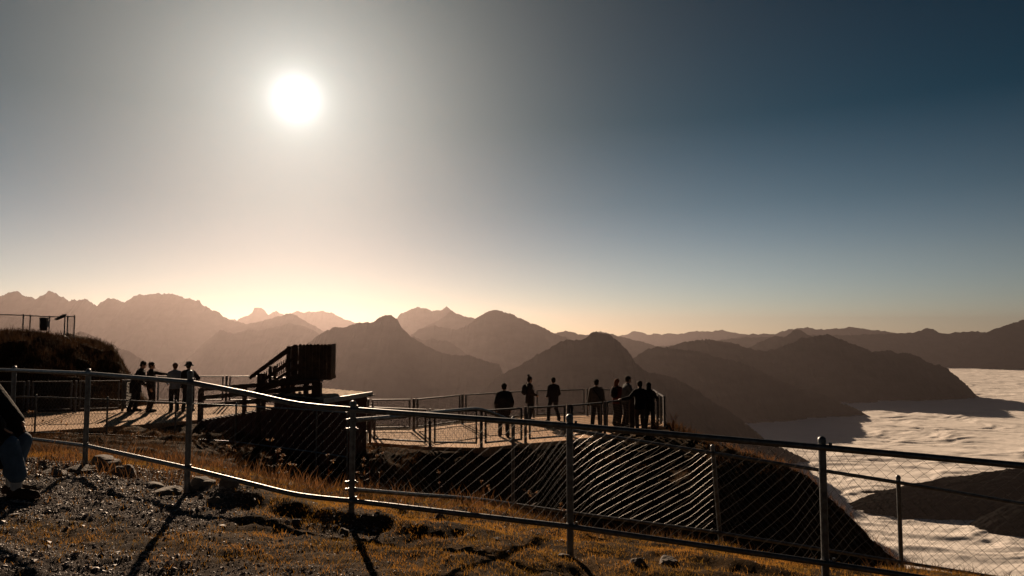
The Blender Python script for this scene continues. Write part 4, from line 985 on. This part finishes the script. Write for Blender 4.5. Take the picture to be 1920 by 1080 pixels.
    if hat:
        bm = bmesh.new()
        if hat == 'bucket':
            loft_rings(bm, [[hp((r_*math.cos(2*math.pi*k/20), r_*math.sin(2*math.pi*k/20)-.01, z)) for k in range(20)] for r_, z in ((.17,.005),(.172,.015),(.105,.065),(.098,.12),(.07,.155),(.02,.165))])
        elif hat == 'cap':
            ell(bm, hp((0,-.015,.065)), .094,.106,.08, hr); ell(bm, hp((0,.12,.062)), .07,.075,.010, hr)
        elif hat == 'beanie':
            ell(bm, hp((0,-.018,.055)), .095,.105,.092, hr)
            loft_rings(bm, [[hp((r_*math.cos(2*math.pi*k/20), r_*1.12*math.sin(2*math.pi*k/20)-.018, z)) for k in range(20)] for r_, z in ((.096,.015),(.102,.02),(.102,.062),(.094,.07))])
        elif hat == 'pompom':
            ell(bm, hp((0,-.018,.055)), .095,.105,.10, hr); ell(bm, hp((0,-.06,.18)), .055,.055,.05, hr)
        elif hat == 'hood':
            ell(bm, hp((0,-.02,.03)), .105,.115,.125, hr); cone_mesh(bm, hp((0,-.03,-.04)), nk+Vector((0,-.02,-.04)), .10,.10)
        part({'bucket':'bucket_hat','cap':'cap','beanie':'beanie','pompom':'bobble_hat','hood':'hood'}[hat], fuse(bm, .010, 1, xf), cloth(hatc, 'hat_cloth'))
    if pack:
        bm = bmesh.new(); c = cst+Vector((0,-.20-B,-.02)); ell(bm, c, .15,.11,.23); ell(bm, c+Vector((0,-.04,-.08)), .12,.09,.12)
        pk = part('backpack', fuse(bm, .014, 1, xf), cloth(pack, 'backpack_nylon'))
        bm = bmesh.new()
        for s in (-1, 1):
            q = [c+Vector((s*.09,.03,.18)), shc+Vector((s*.10,-.06,.075+B*.5)), shc+Vector((s*.10,.09+B,.02)), cst+Vector((s*.115,.155+B,-.02)), cst+Vector((s*.15,.05,-.16)), c+Vector((s*.1,.05,-.14))]
            for a3, b3 in zip(q[:-1], q[1:]): cone_mesh(bm, a3, b3, .016,.016, 8)
        part('backpack_strap', fuse(bm, .010, 1, xf), cloth(pack, 'backpack_nylon'))
    if strap:
        bm = bmesh.new(); y0 = -.155-B
        q = [shc+Vector((-.12,.0,.075)), shc+Vector((-.10,y0*.85,-.02)), cst+Vector((.02,y0,-.02)), wst+Vector((.14,y0*.8,.0)), wst+Vector((.19+B,0,-.06))]
        for a3, b3 in zip(q[:-1], q[1:]): cone_mesh(bm, a3, b3, .015,.015, 8)
        part('shoulder_strap', fuse(bm, .009, 1, xf), cloth(strap, 'strap_webbing'))
    return root
D_ = ZD+.004; Pz = ZP+.004
G1 = 'visitors on the viewing terraces'
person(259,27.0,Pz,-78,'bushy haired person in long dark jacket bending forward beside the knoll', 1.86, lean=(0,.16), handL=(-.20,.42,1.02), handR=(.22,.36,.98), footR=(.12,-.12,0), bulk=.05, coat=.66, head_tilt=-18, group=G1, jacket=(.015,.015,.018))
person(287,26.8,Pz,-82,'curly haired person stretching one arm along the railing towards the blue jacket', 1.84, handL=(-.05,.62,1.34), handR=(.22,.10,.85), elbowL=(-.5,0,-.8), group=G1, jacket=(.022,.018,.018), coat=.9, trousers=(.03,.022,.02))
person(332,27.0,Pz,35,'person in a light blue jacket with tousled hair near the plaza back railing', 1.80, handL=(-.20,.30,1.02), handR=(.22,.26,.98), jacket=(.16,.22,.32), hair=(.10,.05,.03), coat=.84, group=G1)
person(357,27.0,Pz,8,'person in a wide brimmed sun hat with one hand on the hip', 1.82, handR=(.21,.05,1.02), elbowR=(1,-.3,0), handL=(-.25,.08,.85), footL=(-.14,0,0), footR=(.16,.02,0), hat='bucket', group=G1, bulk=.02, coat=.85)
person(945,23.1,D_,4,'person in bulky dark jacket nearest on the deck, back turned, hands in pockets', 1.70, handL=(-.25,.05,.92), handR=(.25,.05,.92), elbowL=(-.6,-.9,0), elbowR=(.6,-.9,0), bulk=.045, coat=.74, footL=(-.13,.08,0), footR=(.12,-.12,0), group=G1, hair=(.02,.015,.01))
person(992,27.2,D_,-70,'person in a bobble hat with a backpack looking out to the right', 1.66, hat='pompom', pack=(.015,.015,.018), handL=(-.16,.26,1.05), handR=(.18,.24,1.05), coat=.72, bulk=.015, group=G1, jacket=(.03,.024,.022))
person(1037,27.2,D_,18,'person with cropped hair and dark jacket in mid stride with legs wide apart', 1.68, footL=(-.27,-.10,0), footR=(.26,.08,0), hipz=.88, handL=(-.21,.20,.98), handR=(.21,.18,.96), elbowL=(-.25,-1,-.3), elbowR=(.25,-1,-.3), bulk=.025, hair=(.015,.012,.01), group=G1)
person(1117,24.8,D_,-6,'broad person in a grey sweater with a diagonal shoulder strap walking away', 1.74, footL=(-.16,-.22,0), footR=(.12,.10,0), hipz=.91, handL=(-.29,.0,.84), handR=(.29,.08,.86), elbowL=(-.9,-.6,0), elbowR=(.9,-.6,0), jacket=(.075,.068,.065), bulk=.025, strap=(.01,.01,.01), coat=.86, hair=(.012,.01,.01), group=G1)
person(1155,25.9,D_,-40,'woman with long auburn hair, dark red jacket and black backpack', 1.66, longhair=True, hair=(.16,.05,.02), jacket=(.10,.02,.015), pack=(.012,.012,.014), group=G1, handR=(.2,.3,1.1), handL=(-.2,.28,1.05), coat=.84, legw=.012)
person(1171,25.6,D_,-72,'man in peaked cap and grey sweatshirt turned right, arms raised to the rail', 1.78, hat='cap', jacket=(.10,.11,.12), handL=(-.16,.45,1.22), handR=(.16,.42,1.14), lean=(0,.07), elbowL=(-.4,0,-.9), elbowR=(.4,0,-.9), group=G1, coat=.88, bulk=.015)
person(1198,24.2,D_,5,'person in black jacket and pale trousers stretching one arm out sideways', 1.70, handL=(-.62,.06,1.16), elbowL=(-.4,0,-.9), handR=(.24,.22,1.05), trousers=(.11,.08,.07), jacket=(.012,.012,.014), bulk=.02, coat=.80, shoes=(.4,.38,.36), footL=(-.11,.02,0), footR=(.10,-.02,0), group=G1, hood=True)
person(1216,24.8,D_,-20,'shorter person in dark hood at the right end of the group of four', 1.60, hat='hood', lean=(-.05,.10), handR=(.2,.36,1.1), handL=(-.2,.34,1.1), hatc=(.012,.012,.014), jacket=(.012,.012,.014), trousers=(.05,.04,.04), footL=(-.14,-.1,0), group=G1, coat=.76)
# man at the left edge of the photograph
fx = gx(34, 6.9)
zz = hgt(fx, 6.9)+.01
person(-44, 6.9, zz, -88, 'man in dark jacket, blue jeans and pale socks sitting at the left edge', 1.76, x=gx(-44, 6.9), footL=(-.10,.38,0), footR=(.10,.56,0), hipz=.58, hipshift=(0,.0), lean=(0,-.06), handL=(-.12,.44,.60), handR=(.12,.40,.62), elbowR=(.4,-.2,-.8), elbowL=(-.4,-.2,-.8), jacket=(.016,.014,.014), trousers=(.07,.12,.19), shoes=(.05,.03,.022), sock=(.45,.48,.5), bulk=.11, coat=.66, hood=True, drape=True, legw=.012, voxel=.009, flare=.04)
